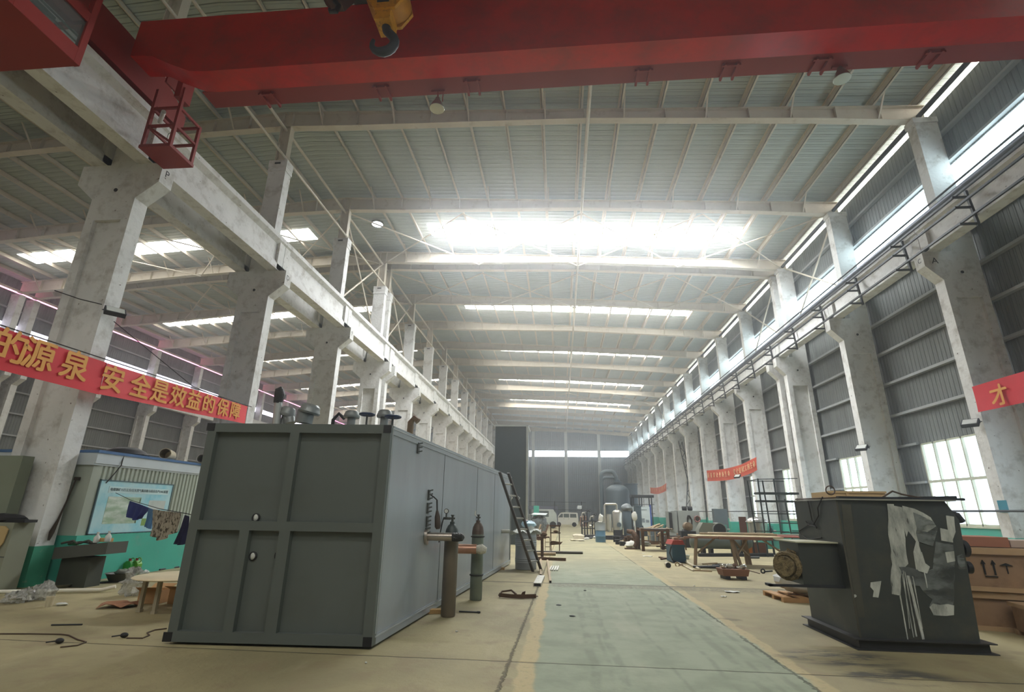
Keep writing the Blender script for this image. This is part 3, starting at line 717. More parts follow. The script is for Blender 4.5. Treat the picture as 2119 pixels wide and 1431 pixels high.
for b, z in ((1.13, 2.43), (1.79, 1.77), (1.78, 1.57), (1.78, 1.37), (1.78, 1.2)):
    f_ = MB()
    for dz in (-.06, 0, .06): f_.bar(tuple(K(CW, b-.04, z+dz)), tuple(K(CW+.05, b+.02, z+dz+.02)), .02)
    kbox(f_, CW-.012, CW+.01, b-.035, b+.035, z-.08, z+.08); f_.obj('cable_gland', BRK, ct)
STL = mat('stainless_pipe', (178,168,158), .28, .75, var=.1, scale=6)
COP = mat('copper_pipe', (192,146,122), .32, .5, var=.12, scale=6)
PW = mat('white_wrap', (206,204,190), .7, var=.15, scale=9, bump=.02)
BW = mat('black_wrap', (40,40,38), .45, var=.3, scale=9, bump=.02)
MB().cyl(tuple(K(CW-.02,1.8,1.15)), tuple(K(CW+.02,1.8,1.15)), .12, 20).cyl(tuple(K(CW,1.8,1.15)), tuple(K(CW+.42,1.8,1.15)), .062, 18).obj('pipe_stub', STL, ct)
MB().tube([tuple(K(CW+.40,1.8,1.15)), tuple(K(CW+.5,1.8,1.15)), tuple(K(CW+.56,1.8,1.15)), tuple(K(CW+.59,1.8,1.16))], [.066,.07,.06,.02], 10).obj('stub_wrap', BW, ct)
MB().cyl(tuple(K(CW-.02,3.3,.88)), tuple(K(CW+.46,3.3,.88)), .082, 18).obj('pipe_stub', COP, ct)
MB().tube([tuple(K(CW+.42,3.3,.88)), tuple(K(CW+.55,3.3,.88)), tuple(K(CW+.64,3.3,.86))], [.06,.09,.05], 10).obj('stub_wrap', PW, ct)
MB().cyl(tuple(K(CW-.02,8.6,1.0)), tuple(K(CW+.22,8.6,1.0)), .05, 12).obj('pipe_stub', PW, ct)
# domes, wheels and a stack on the container roof
DOME = mat('dome_grey', (132,136,134), .4, .3, var=.1, scale=5)
def dome(u, v, y, r, hgt, tilt=0):
    p = at_y(u, v, y) - FL; M = Matrix.Rotation(tilt, 3, 'Y')
    d = MB().lathe([(r*.55,-hgt*1.6),(r*.55,-.02),(r*.9,0)], 18, p, M).lathe([(r*1.05,-.03),(r*1.12,0),(r*1.05,.03),(r*.98,.05),(r*.94,hgt*.75),(r*.72,hgt),(0,hgt*1.04)], 20, p, M)
    d.obj('vent_dome', DOME, ct)
dome(594, 857, 8.3, .125, .13, .25); dome(640, 852, 8.0, .16, .13, .22); dome(728, 861, 9.0, .135, .10); dome(796, 860, 8.6, .125, .10)
MB().cyl(at_y(628, 875, 8.0)-FL, at_y(634, 850, 8.0)-FL, .14, 14).obj('dome_neck', DOME, ct)
MB().cyl(at_y(600, 876, 8.3)-FL, at_y(596, 856, 8.3)-FL, .1, 14).obj('dome_neck', DOME, ct)
HW = mat('blue_handwheel', (46,62,92), .4)
for u, v, y in ((760, 857, 8.7), (813, 862, 8.2)):
    p = at_y(u, v, y)-FL
    wl = MB().torus(tuple(p), .125, .02, 'z', 22, 8)
    for k in range(5): a = k*1.257; wl.bar(tuple(p), (p.x+.125*math.cos(a), p.y+.125*math.sin(a), p.z), .02)
    h_ = wl.obj('hand_wheel', HW, ct); MB().cyl((p.x,p.y,CZ1-.1), (p.x,p.y,p.z), .018, 8).obj('valve_stem', BRK, h_)
p = at_y(575, 870, 8.2)-FL; q = at_y(579, 806, 8.2)-FL
MB().cyl((p.x,p.y,CZ1-.1), tuple(q), .065, 14).obj('stack_pipe', mat('silver_pipe', (190,192,188), .3, .4), ct)
MB().tube([(q.x,q.y,q.z-.24),(q.x+.02,q.y,q.z-.1),(q.x,q.y,q.z),(q.x+.03,q.y,q.z+.05)], [.072,.095,.075,.02], 10).obj('tape_wrap', BW, ct)
p = at_y(945, 850, 9.0)-FL
for u, v, y, r_ in ((857, 873, 14.0, .16), (700, 868, 9.3, .06)):
    p = at_y(u, v, y)-FL; MB().tube([(p.x-.1,p.y,CZ1-.12),(p.x-.1,p.y,p.z+.0),(p.x,p.y,p.z+.12),(p.x+.12,p.y,p.z+.02)], r_*.55, 10).obj('roof_fitting', mat('wrapped_brown', (132,108,76), .7, var=.2, scale=6) if r_ > .1 else BLACK, ct)
# cable and grip handle hanging from the container side
t = T('welding_torch', 'dark grip handle hanging on a cable by the container side', 'tool', at_x(905, 1072, -1.95)); o = Vector(t.location)
MB().tube([(-.01,0,.12),(0,0,.02),(.015,0,-.12),(.02,0,-.16)], [.018,.045,.05,.03], 12).obj('handle', mat('brown_grip', (74,62,52), .6), t)
pa = FL + K(CW+.03, 1.79, 1.77)
MB().tube([tuple(pa-o), tuple(pa-o+Vector((.05,-.0,-.03))), (-.03,.03,.28), (-.01,0,.12)], .012, 6).obj('cable', RUBBER, t)
WOOD = mat('raw_timber', (188,152,98), .75, var=.15, scale=7, stretch=(1,.2,1))
for k, (u, v, w) in enumerate(((905, 1268, 'near'), (1036, 1178, 'far'))):
    p = at_z(u, v)
    thing('timber_block', WOOD, MB().box(-.35, .10, -.06, .06, 0, .06), 'timber block under the %s end of the container side' % w, 'timber', (p.x, p.y, 0), .2)
# ================================================================ gas cylinders
def gas(name, x, y, label, body, top, ring, reg):
    t = T(name, label, 'gas cylinder', (x, y, 0)); r = .112
    MB().lathe([(r*.9,0),(r,.02),(r,1.12)], 24).obj('cylinder_body', body, t)
    MB().lathe([(r,1.12),(r*.98,1.18),(r*.86,1.25),(r*.6,1.31),(r*.36,1.335),(r*.34,1.37),(0,1.37)], 24).obj('shoulder', top, t)
    v = MB().cyl((0,0,1.36), (0,0,1.46), .02, 10).cyl((-.04,0,1.42), (.04,0,1.42), .014, 8).cyl((0,0,1.46), (0,0,1.475), .03, 10); v.obj('valve', BRK, t)
    if ring:
        for z in (.42, 1.08): MB().torus((0,0,z), r+.008, .012, 'z', 24, 6).obj('rubber_ring', RUBBER, t)
    if reg:
        g = MB().cyl((-.15,0,1.42), (-.03,0,1.42), .022, 10).cyl((-.10,-.03,1.42), (-.10,-.03,1.52), .012, 8); gg = g.obj('regulator', BRK, t)
        MB().cyl((-.10,-.05,1.53), (-.10,-.02,1.53), .038, 18).obj('gauge', BLACK, gg); MB().cyl((-.10,-.052,1.53), (-.10,-.05,1.53), .03, 18).obj('gauge_face', WHT, gg)
        MB().tube([(-.15,0,1.42),(-.17,.02,1.35),(-.2,.05,1.2),(-.22,.08,1.05)], .01, 6).obj('hose', RUBBER, t)
    else: MB().tube([(-.03,0,1.44),(-.07,0,1.47),(-.06,0,1.54)], [.012,.016,.012], 8).obj('valve_lever', WHT, t)
    return t
gas('gas_cylinder', -1.74, 8.50, 'brown gas cylinder with a pressure gauge beside the container', mat('cylinder_brown', (112,102,88), .5, .2, var=.14, scale=3), mat('cylinder_dark', (66,74,72), .45, .2), False, True)
gas('gas_cylinder', -1.56, 10.06, 'grey green gas cylinder with two rubber rings, behind the brown one', mat('cylinder_grey_green', (116,124,112), .5, .2, var=.12, scale=3), mat('cylinder_brown_top', (92,76,66), .5, .2, var=.2, scale=5), True, False)
thing('steel_hook_bar', DKSTEEL, MB().cyl((0,0,.012),(.3,-.02,.012),.012,6).cyl((.3,-.02,.012),(.34,-.04,.012),.02,6), 'thin dark bar lying at the foot of the brown gas cylinder', 'bar', at_z(950, 1266))
# ================================================================ ladder, drum, tall box
LAD = mat('ladder_brown_metal', (84,76,70), .4, .4, var=.2, scale=5)
p0, p1 = Vector((-.76, 14.7, 0)), at_x(1034, 976, -1.50)
lt = T('ladder', 'brown metal ladder leaning against the far end of the container', 'ladder', p0); d = p1-p0
sv = Vector((.26, .42, 0))*.8
for s in (0, 1): MB().bar(sv*s+Vector((0,0,.02)), d+sv*s*.9, .07, .035).obj('stile', LAD, lt)
for k in range(1, 9): MB().cyl(d*(k/9)+sv*.0, d*(k/9)+sv*.95, .022, 8).obj('rung', mat('pale_rung', (170,168,160), .4, .3), lt)
dt = T('steel_drum', 'grey ribbed steel drum loaded with rags next to the ladder', 'drum', (-1.0, 15.45, 0)); r = .30
pr_ = [(r*.97,0),(r,.01)]
for z in (.18,.23,.28,.62,.67,.72,.78,.83): pr_ += [(r,z-.02),(r+.012,z),(r,z+.02)]
pr_ += [(r,.96),(r+.012,.985),(r-.01,.985),(r-.02,.96),(0,.955)]
MB().lathe(pr_, 28).obj('drum_body', mat('drum_grey', (160,164,166), .4, .2, var=.1, scale=3), dt)
rag = mat('white_rag', (212,214,206), .8, var=.15, scale=6)
g = [[Vector((-.48+.92*i/9, -.38+.72*j/7, 1.0+.05*math.sin(i*1.9+j)+.03*math.cos(j*2.3+i*.7)+(.12 if 4 < i < 8 and 2 < j < 6 else 0)-(.05 if i < 2 else 0))) for j in range(8)] for i in range(10)]
thing('rag_sheet', rag, MB().sheet(g, .006), 'crumpled white sheet spread over the grey drum', 'sheet', (-1.0, 15.45, 0))
thing('light_blue_bag', mat('pale_blue_film', (176,206,220), .4), MB().blob((0,0,.05), .2, .16, .09, 12, 7, .25, 3), 'pale blue bag lying on the sheet over the drum', 'bag', (-.93, 15.5, 1.14))
thing('pink_cap', mat('pale_pink', (220,184,186), .6), MB().blob((0,0,.03), .07, .06, .05, 10, 6, .15, 5), 'small pale pink cap on the blue bag', 'cap', (-1.0, 15.5, 1.23))
bx = T('duct_tower', 'tall dark grey duct tower standing behind the container', 'duct', (-3.3, 26.0, 0))
TB = mat('tower_blue_grey', (78,88,96), .4, var=.05)
MB().box(0, 1.62, 0, 2.0, 0, 5.72).obj('tower_body', TB, bx)
MB().box(1.60, 1.70, -.02, .1, 0, 5.75).box(-.02, 1.7, -.02, 2.02, 5.7, 5.78).obj('pale_edge', mat('pale_edge_steel', (178,182,180), .5), bx)
for x, z in ((1.22, 2.15), (.85, 2.16)):
    MB().torus((x,-.03,z), .09, .02, 'y', 4, 6).obj('diamond_mark', WHT, bx)
# ================================================================ dark hopper on the right
HOP = mat('hopper_dark_grey', (64,68,66), .42, .1, var=.12, scale=1.5, rgb2=(86,84,74), thr=.64, soft=.15)
HX0, HX1, HY0, HY1, HZ = 3.68, 5.10, 7.44, 8.72, 1.76
hp = T('burner_hopper', 'dark grey steel hopper with white paint smears, right foreground', 'hopper', (HX0, HY0, 0)); O2 = Vector(hp.location)
hb = MB(); w, dd = HX1-HX0, HY1-HY0
lo = [(0,0),(w-.04,0),(w+.02,.35),(w,dd),(0,dd)]; hi = [(0,0),(w+.06,0),(w+.12,.30),(w+.1,dd),(0,dd)]
n = len(lo)
hb.add([(x,y,.1) for x,y in lo]+[(x,y,1.52) for x,y in hi]+[(x if x < .5 else x-.09,y+(.0 if x < .5 else .05),HZ) for x,y in hi],
       [tuple(range(n))[::-1], tuple(range(2*n,3*n))]+[(i,(i+1)%n,n+(i+1)%n,n+i) for i in range(n)]+[(n+i,n+(i+1)%n,2*n+(i+1)%n,2*n+i) for i in range(n)])
hb.obj('hopper_shell', HOP, hp)
MB().box(-.012,.012,-.012,.0,.12,HZ-.01).obj('corner_bead', mat('worn_brown_edge', (78,76,66), .6, var=.2, scale=6), hp)
fl_ = MB()
for z0, z1, e in ((0,.012,.10),(.012,.11,.045),(.11,.122,.10)): fl_.box(-e, w+e-.02, -e, dd+e, z0, z1)
fl_.obj('base_channel', mat('dark_channel', (58,58,58), .5, .2, var=.12), hp)
MB().box(-.02, w+.06, -.03, dd, HZ-.004, HZ+.012).obj('top_plate', mat('pale_top_plate', (150,150,140), .5), hp)
db = MB().box(-.50, 0, .18, .80, .68, 1.2)
dz = db.obj('burner_duct', HOP, hp); MB().box(-.54, .0, .14, .84, 1.2, 1.215).obj('duct_lid', mat('pale_duct_lid', (186,184,156), .6, var=.15), dz)
ROPE = mat('rope_wrap', (150,132,96), .9, var=.3, scale=14, rgb2=(92,80,58), thr=.55, bump=.03)
_pd = Vector((-.72,-.66,-.05)).normalized(); _p0 = Vector((-.42,.46,.92)); _u = _pd.cross(Vector((0,0,1))).normalized(); _w = _pd.cross(_u)
rp = MB().cyl(_p0, _p0+_pd*.40, .125, 18)
for k in range(5):
    c_ = _p0+_pd*(.10+.055*k); R_ = .145+.012*math.sin(k*2.1); rp.tube([c_+(_u*math.cos(a_*.349)+_w*math.sin(a_*.349))*R_ for a_ in range(19)], .032, 6, False)
rp.obj('rope_wrapped_pipe', ROPE, dz)
MB().box(-.95, .0, .14, .19, .655, .685).box(-.95,-.9,.14,.3,.655,.685).obj('angle_bar', DKSTEEL, dz)
MB().tube([(-.52,.3,1.05),(-.6,.28,1.12),(-.62,.3,1.0),(-.7,.3,.98)], .014, 6).obj('rope_end', ROPE, dz)
SMEAR = mat('white_paint_smear', (196,199,191), .55, var=.16, scale=4, rgb2=(118,122,118), thr=.56, soft=.14, stretch=(1,1,.35))
SMEAR2 = mat('thin_grey_smear', (128,134,132), .5, var=.2, scale=3, rgb2=(84,88,88), thr=.50, soft=.16, stretch=(.6,1,.6))
SMN = 0
for _m, _lo, _hi in ((SMEAR, .30, .37), (SMEAR2, .32, .52)):      # brushed paint is thin and streaky: bare steel shows through
    _nt = _m.node_tree; _b = _nt.nodes['Principled BSDF']; _tc = _nt.nodes.new('ShaderNodeTexCoord'); _mp = _nt.nodes.new('ShaderNodeMapping'); _mp.inputs['Scale'].default_value = (16, 1, 3.2) if _m == SMEAR else (3, 1, 7)
    _no = _nt.nodes.new('ShaderNodeTexNoise'); _no.inputs['Scale'].default_value = 1.0; _no.inputs['Detail'].default_value = 6; _r = _nt.nodes.new('ShaderNodeMapRange'); _r.inputs[1].default_value = _lo; _r.inputs[2].default_value = _hi
    _nt.links.new(_tc.outputs['Object'], _mp.inputs[0]); _nt.links.new(_mp.outputs[0], _no.inputs[0]); _nt.links.new(_no.outputs[0], _r.inputs[0]); _nt.links.new(_r.outputs[0], _b.inputs['Alpha'])
def smear(poly, m, name='paint_smear', rough=5):
    rnd = random.Random(len(poly)*7+poly[0][0]); out = []
    for (a, b), (c, d_) in zip(poly, poly[1:]+poly[:1]):
        L = max(1, int(math.hypot(c-a, d_-b)/14))
        for k in range(L):
            f = k/L; j = rough if 0 < k else 1
            out.append((a+(c-a)*f+rnd.uniform(-j,j)*.5, b+(d_-b)*f+rnd.uniform(-j,j)*.5))
    pts = []
    for u, v in out:
        q = at_y(u, v, HY0-.004)-O2; pts.append((q.x, q.z))
    global SMN; SMN += 1; mb = MB().prism(pts, 'y', -.002-.0007*SMN, .002); mb.obj(name, m, hp)
smear([(1836,1042),(1850,1042),(1850,1046),(1866,1049),(1874,1130),(1880,1166),(1866,1180),(1864,1232),(1846,1228),(1844,1150),(1838,1090)], SMEAR)
smear([(1868,1046),(1892,1052),(1926,1070),(1938,1088),(1920,1100),(1904,1098),(1902,1128),(1908,1160),(1922,1178),(1912,1184),(1896,1180),(1890,1142),(1896,1120),(1880,1098),(1876,1110),(1870,1080)], SMEAR)
smear([(1958,1066),(1974,1068),(1978,1100),(1972,1116),(1972,1122),(1948,1118),(1946,1092),(1962,1096)], SMEAR)
smear([(1936,1120),(1972,1124),(1976,1160),(1974,1270),(1932,1270),(1922,1256),(1930,1240),(1908,1220),(1886,1186),(1908,1186),(1930,1176),(1932,1150)], SMEAR2)
smear([(1930,1248),(1974,1252),(1974,1272),(1932,1272),(1924,1256)], SMEAR)
smear([(1802,1204),(1824,1202),(1820,1222),(1818,1236),(1806,1234),(1808,1222),(1801,1214)], SMEAR)
smear([(1892,1142),(1908,1142),(1914,1164),(1924,1172),(1918,1186),(1900,1180)], SMEAR)
smear([(1956,1142),(1974,1140),(1976,1160),(1960,1164)], SMEAR)
smear([(1980,1150),(1992,1146),(1998,1176),(1984,1178)], SMEAR2)
smear([(1890,1060),(1930,1078),(1940,1092),(1930,1130),(1900,1120)], SMEAR2)
smear([(1860,1172),(1898,1178),(1912,1190),(1910,1212),(1880,1206)], SMEAR2)
smear([(1765,1230),(1770,1229),(1773,1233),(1768,1236)], SMEAR)
for k, (x0, y0, x1, y1, ww) in enumerate(((1862,1230,1878,1322,2.2),(1866,1186,1890,1318,1.6),(1872,1182,1896,1316,2.2),(1878,1190,1910,1322,6),(1888,1192,1908,1300,1.6),(1912,1182,1918,1216,1.8),(1868,1180,1882,1300,1.4))):
    smear([(x0-ww/2,y0),(x0+ww/2,y0),(x1+ww*.5,y1),(x1-ww*.4,y1)], SMEAR, 'paint_drip', .6)
MB().prism([(x,z) for x,z in ((.02,.35),(.10,.35),(.14,1.2),(.18,1.7),(.06,1.7),(.02,1.2))], 'y', -.003, .002).obj('dust_streak', mat('dust_streak', (76,75,66), .6, var=.2, scale=5), hp)
for y, z, s in ((.22, 1.17, 1.25), (.22, .94, .9)):
    kn = MB().cyl((w,y,z), (w+.16,y,z), .025, 10).cyl((w+.14,y-.0,z), (w+.2,y,z), .085*s, 18).cyl((w+.2,y,z),(w+.22,y,z),.05*s,14); kn.obj('clamp_knob', BLACK, hp)
MB().tube([(w+.06,.2,1.62),(w+.16,.15,1.58),(w+.2,.15,1.5)], .04, 8).obj('lid_hinge', DKSTEEL, hp)
MB().bar((.05,.05,HZ+.03),(w+.35,.25,HZ+.03),.06,.03).bar((.9,.5,HZ+.04),(w+.3,.3,HZ+.06),.05,.03).obj('lid_bar', DKSTEEL, hp)
wc = T('wooden_crate', 'flat pale plywood crate lying on top of the dark hopper', 'crate', at_y(1714, 1022, 8.2).to_tuple()[:2] + (HZ+.014,), -.05)
PLY = mat('pale_plywood', (206,176,130), .7, var=.1, scale=3, stretch=(.3,1,1))
MB().box(0,.78,0,.6,0,.12).obj('crate_box', PLY, wc)
MB().box(-.01,.79,-.015,.0,0,.03).box(-.01,.79,-.015,0,.10,.13).box(.24,.28,-.012,0,.03,.10).obj('batten', PLY, wc)
BRC = mat('brown_cable', (78,58,40), .6)
q = [at_y(u, v, 7.9) for u, v in ((1684,1040),(1705,1028),(1712,1024))]
t = T('loose_cable', 'dark cable looped over the hopper top and hanging down its left side', 'cable', at_y(1700, 1030, 7.9)); o = Vector(t.location)
cp = [at_x(u, v, HX0-.015) for u, v in ((1738,1044),(1692,1036),(1690,1050),(1682,1075),(1684,1090),(1690,1092))]
MB().tube([p-o for p in [at_x(u,v,HX0-.02) for u,v in ((1672,1036),(1676,1055),(1680,1075),(1690,1090),(1672,1085),(1668,1078),(1676,1084),(1654,1098),(1660,1108),(1672,1116),(1700,1112))]], .009, 6).obj('hanging_strand', RUBBER, t)
MB().tube([p-o for p in [at_x(u,v,HX0-.02) for u,v in ((1702,1028),(1692,1050),(1694,1066),(1684,1084),(1690,1092))]], .009, 6).obj('hanging_strand', RUBBER, t)
zt = HZ+.03
tp = [at_z(u, v, zt) for u, v in ((1640,1030),(1700,1026))]
MB().tube([Vector((3.70,8.7,zt))-o, Vector((3.75,8.1,zt))-o, Vector((3.95,7.75,zt+.01))-o, Vector((4.35,7.6,zt))-o, Vector((4.6,7.75,zt+.10))-o, Vector((4.75,7.8,zt+.06))-o, Vector((4.9,7.6,zt))-o], .012, 6).obj('top_strand', BRC, t)
p = at_y(1718, 1014, 7.9); MB().torus(tuple(p-o), .06, .009, 'y', 20, 6).obj('coil', BRC, t)
# crates right of the hopper
CRT = mat('brown_crate_board', (156,126,98), .75, var=.12, scale=2.5, rgb2=(136,108,82), thr=.6, soft=.1)
CRT2 = mat('pale_crate_batten', (184,154,118), .75, var=.12, scale=4, stretch=(.2,1,1))
def crate(loc, rz, w, d, h, label, marks=False, lid=True):
    t = T('shipping_crate', label, 'crate', loc, rz)
    MB().box(0,w,0,d,.05,h-.04).obj('crate_box', CRT, t)
    if lid: MB().box(-.03,w+.03,-.03,d+.03,h-.05,h).box(-.04,w+.04,-.045,-.02,h-.09,h-.01).obj('lid', CRT2, t)
    for z0 in (0, ): MB().box(-.02,w+.02,-.04,.04,z0,z0+.06).box(-.02,w+.02,d-.04,d+.04,z0,z0+.06).obj('skid', CRT2, t)
    for x in (.0, w-.07): MB().box(x,x+.07,-.018,.0,.06,h-.09).obj('batten', CRT, t)
    if marks:
        m_ = MB().box(.30,.318,-.021,-.001,h*.38,h*.68).box(.42,.438,-.021,-.001,h*.38,h*.68).box(.30,.45,-.021,-.001,h*.33,h*.35)
        m_.prism([(.28,h*.62),(.34,h*.62),(.309,h*.72)], 'y', -.021, -.001).prism([(.40,h*.62),(.46,h*.62),(.429,h*.72)], 'y', -.021, -.001); m_.obj('upright_mark', BLACK, t)
        MB().prism([(.50,h*.60),(.58,h*.66),(.66,h*.60)], 'y', -.021, -.001).box(.575,.585,-.021,-.001,h*.42,h*.62).obj('umbrella_mark', BLACK, t)
    return t
crate((5.95, 8.95, 0), -.30, 1.15, .9, .52, 'brown wooden crate on the floor, lower left of the stack beside the hopper')
crate((6.28, 8.05, 0), -.22, 1.3, .62, .42, 'brown wooden crate on the floor at the right picture edge, in front of the stack')
crate((5.98, 8.88, .53), -.28, 1.2, .9, .60, 'brown wooden crate with black upright arrows, on top of the stack', True)
bd = T('cardboard_sheet', 'reddish brown board lying on top of the crate stack', 'board', (6.0, 9.0, 1.14), -.28)
MB().box(-.02,.75,.0,.8,0,.14).obj('board', mat('red_brown_board', (166,112,86), .8, var=.1), bd)
thing('foil_packet', mat('pale_packet', (190,170,156), .5, var=.15, scale=5), MB().box(0,.5,0,.6,0,.1), 'pale wrapped packet right of the brown board on the crates', 'packet', (6.78, 8.85, 1.14), -.28)
# wrapped pallet behind the hopper
pt = T('wooden_pallet', 'small orange wooden pallet behind the hopper duct', 'pallet', at_z(1622, 1246).to_tuple(), .05)
OW = mat('orange_timber', (190,148,102), .7, var=.12, scale=5)
for y in (0,.4,.8): MB().box(0,1.1,y,y+.09,0,.07).obj('bearer', OW, pt)
for x in (0,.3,.6,.9): MB().box(x,x+.16,0,.89,.07,.09).obj('deck_board', OW, pt)
thing('wrapped_goods', mat('clear_wrap_white', (196,196,192), .3, var=.15, scale=6), MB().blob((.55,.45,.23), .5, .42, .2, 14, 8, .12, 4), 'goods in white film sitting on the orange pallet', 'package', (pt.location.x, pt.location.y, .09))
# ================================================================ banners
BRED = mat('banner_red', (214,44,54), .65, var=.08, scale=1.5)
BRED2 = mat('banner_red_pale', (228,72,78), .65, var=.08, scale=1.5)
BORG = mat('banner_orange_red', (206,84,58), .65, var=.08)
GOLD = mat('banner_gold_letters', (226,160,70), .6, var=.06)
PALE = mat('banner_pale_letters', (232,196,150), .6)
def wavy(x, y0, y1, z0, z1, zs0, zs1, amp, n=30):
    g = []
    for i in range(n+1):
        f = i/n; y = y0+(y1-y0)*f; zt = z1+(zs1-z1)*f; zb_ = z0+(zs0-z0)*f
        g.append([Vector((x+amp*math.sin(f*9+.6*j), y, zb_+(zt-zb_)*j/4)) for j in range(5)])
    return MB().sheet(g, .004)
bt = T('red_banner', 'long red slogan banner with gold Chinese characters on the left columns', 'banner', (-9.98, 5.0, 4.2)); o = Vector(bt.location)
off(wavy(-9.98, 4.0, 9.9, 3.80, 4.55, 3.82, 4.54, .01), o).obj('banner_cloth', BRED, bt)
off(wavy(-9.98, 9.9, 15.2, 3.83, 4.53, 4.06, 4.62, .01), o).obj('banner_cloth', BRED2, bt)
for ch, y in zip('效益的源泉', (5.9,6.55,7.88,8.42,9.18)):
    if y < 7.5: continue
    text('banner_letter', ch, GOLD, .64, plane_M((-9.95-o.x, y-o.y, 4.22-o.z), (0,1,0), (0,0,1)), bt, bold=True)
for k, (ch, y) in enumerate(zip('安全是效益的保障', (10.12,10.9,11.52,12.15,12.75,13.35,13.98,14.58))):
    text('banner_letter', ch, GOLD, .62-.015*k, plane_M((-9.95-o.x, y-o.y, 4.18+.02*k-o.z), (0,1,0), (0,0,1)), bt, bold=True)
off(MB().cyl((-9.98,3.9,4.56),(-9.98,15.4,4.64),.012,6), o).obj('cord', RUBBER, bt)
b2 = T('red_banner', 'red banner with one gold character at the right picture edge', 'banner', (12.2, 12, 4)); o = Vector(b2.location)
pA = at_x(2010, 800, 12.15); pB = at_x(2022, 853, 12.15); pC = at_x(2119, 778, 12.15)
off(wavy(12.15, pA.y, pA.y-6, pB.z, pA.z, pB.z-.1, pA.z-.05, .02), o).obj('banner_cloth', BRED, b2)
p = at_x(2070, 820, 12.13); text('banner_letter', '才', GOLD, .62, plane_M((12.11-o.x, p.y-o.y, p.z-o.z), (0,-1,0), (0,0,1)), b2, bold=True)
b3 = T('orange_banner', 'orange red slogan banner strung across two right columns', 'banner', (12.2, 38, 4)); o = Vector(b3.location)
def hang(corn, x):
    (u0,v0),(u1,v1),(u2,v2),(u3,v3) = corn; n = 16; g = []
    for i in range(n+1):
        f = i/n; a = at_x(u0+(u1-u0)*f, v0+(v1-v0)*f, x); c = at_x(u3+(u2-u3)*f, v3+(v2-v3)*f, x)
        sag = -.25*math.sin(f*math.pi)
        g.append([Vector((x+.02*math.sin(i+j), c.y+(a.y-c.y)*j/3, c.z+(a.z-c.z)*j/3+sag)) for j in range(4)])
    return MB().sheet(g, .004), g
mb, g = hang(((1462,973),(1565,945),(1567,972),(1464,995)), 12.2); off(mb, o).obj('banner_cloth', BORG, b3)
s = '质量是企业的生命 安全是职工的生命'
for k, ch in enumerate(s):
    if ch == ' ': continue
    f = (k+.7)/(len(s)+.4)*16; i = min(15, int(f)); c = g[i][1].lerp(g[i+1][1], f-i).lerp(g[i][2].lerp(g[i+1][2], f-i), .5)
    e = (g[i+1][1]-g[i][1]).normalized()
    text('banner_letter', ch, PALE, .42, plane_M((12.15-o.x, c.y-o.y, c.z-o.z), e, Vector((0,0,1))), b3, .01)
b4 = T('orange_banner', 'small far orange banner strung across right columns near the lattice brace', 'banner', (12.2, 55, 4)); o = Vector(b4.location)
mb, g = hang(((1345,1008),(1379,999),(1379,1014),(1346,1020)), 12.2); off(mb, o).obj('banner_cloth', mat('faded_orange_red', (206,112,92), .7), b4)
s = '安全生产 人人有责'
for k, ch in enumerate(s):
    if ch == ' ': continue
    f = (k+.7)/(len(s)+.4)*16; i = min(15, int(f)); c = g[i][1].lerp(g[i+1][1], f-i).lerp(g[i][2].lerp(g[i+1][2], f-i), .5)
    text('banner_letter', ch, PALE, .5, plane_M((12.15-o.x, c.y-o.y, c.z-o.z), (g[i+1][1]-g[i][1]).normalized(), Vector((0,0,1))), b4, .01)
# ================================================================ floodlights on the columns
def flood(p, dx, label, cable=None):
    t = T('flood_light', label, 'floodlight', p)
    MB().box(-.2,.2,-.05,.05,-.15,.15).obj('lamp_body', DKSTEEL, t); MB().box(-.17,.17,-.058,-.05,-.12,.12).obj('lamp_glass', PANE, t)
    MB().bar((-.21,0,0),(-.21,.1,.22),.02).bar((.21,0,0),(.21,.1,.22),.02).bar((-.21,.1,.22),(.21,.1,.22),.02).bar((0,.1,.22),(dx,.2,.26),.03).obj('bracket', DKSTEEL, t)
    t.rotation_euler = (-.9, 0, .9 if dx < 0 else -.9)
    return t
flood(at_x(238, 645, -10.08), -.15, 'square floodlight on the inner face of the nearest left column')
flood(at_x(2008, 875, 11.98), .15, 'square floodlight on the nearest right wall column, below the red banner')
flood(at_x(1783, 926, 11.98), .15, 'square floodlight on the second right wall column')
flood(at_x(1526, 985, 11.98), .15, 'small floodlight on the right column behind the orange banner')
cpts = [at_x(u, v, -10.25) for u, v in ((140,600),(180,618),(232,638))]
thing('lamp_cable', RUBBER, MB().tube([(-11.6,9.7,at_y(140,600,9.7).z), (-10.9,9.7,at_y(185,618,9.7).z), (-10.33,9.72,at_x(234,640,-10.33).z)], .012, 6).tube([(-10.3,10.1,5.6),(-10.28,13,4.75),(-10.3,15.7,4.65)], .01, 6), 'black cable strung past the floodlight of the nearest left column', 'cable')
# ================================================================ workshop hut behind the nearest left column
HUTM = mat('hut_sheet', (172,180,168), .55, var=.07, scale=1)
HUTW = mat('hut_fascia_white', (196,204,208), .5, var=.06)
HX = -10.06
ht = T('workshop_hut', 'grey corrugated workshop hut with teal base behind the nearest left column', 'hut', (HX, 10.35, 0)); o = Vector(ht.location)
hw = [(-3.0, 0), (-3.0, 5.25)]
yy = 5.25
while yy > .13: hw += [(-.02, yy), (-.02, yy-.035), (.008, yy-.05), (.008, yy-.11)]; yy -= .125
hw += [(-.02, 0)]
MB().prism(hw, 'z', .92, 2.36).obj('hut_wall', HUTM, ht)
MB().box(-3.0, .05, -.03, 5.3, 0, .92).obj('hut_base', TEAL, ht)
MB().box(-3.05, .02, -.05, 5.3, 2.36, 2.40).obj('roof_trim', HUTW, ht); MB().box(-3.05, .06, -.05, 5.3, 2.62, 2.68).obj('roof_edge', mat('hut_blue_edge', (66,104,150), .5), ht)
MB().box(-3.05, .04, -.04, 5.29, 2.40, 2.62).obj('fascia', HUTW, ht)
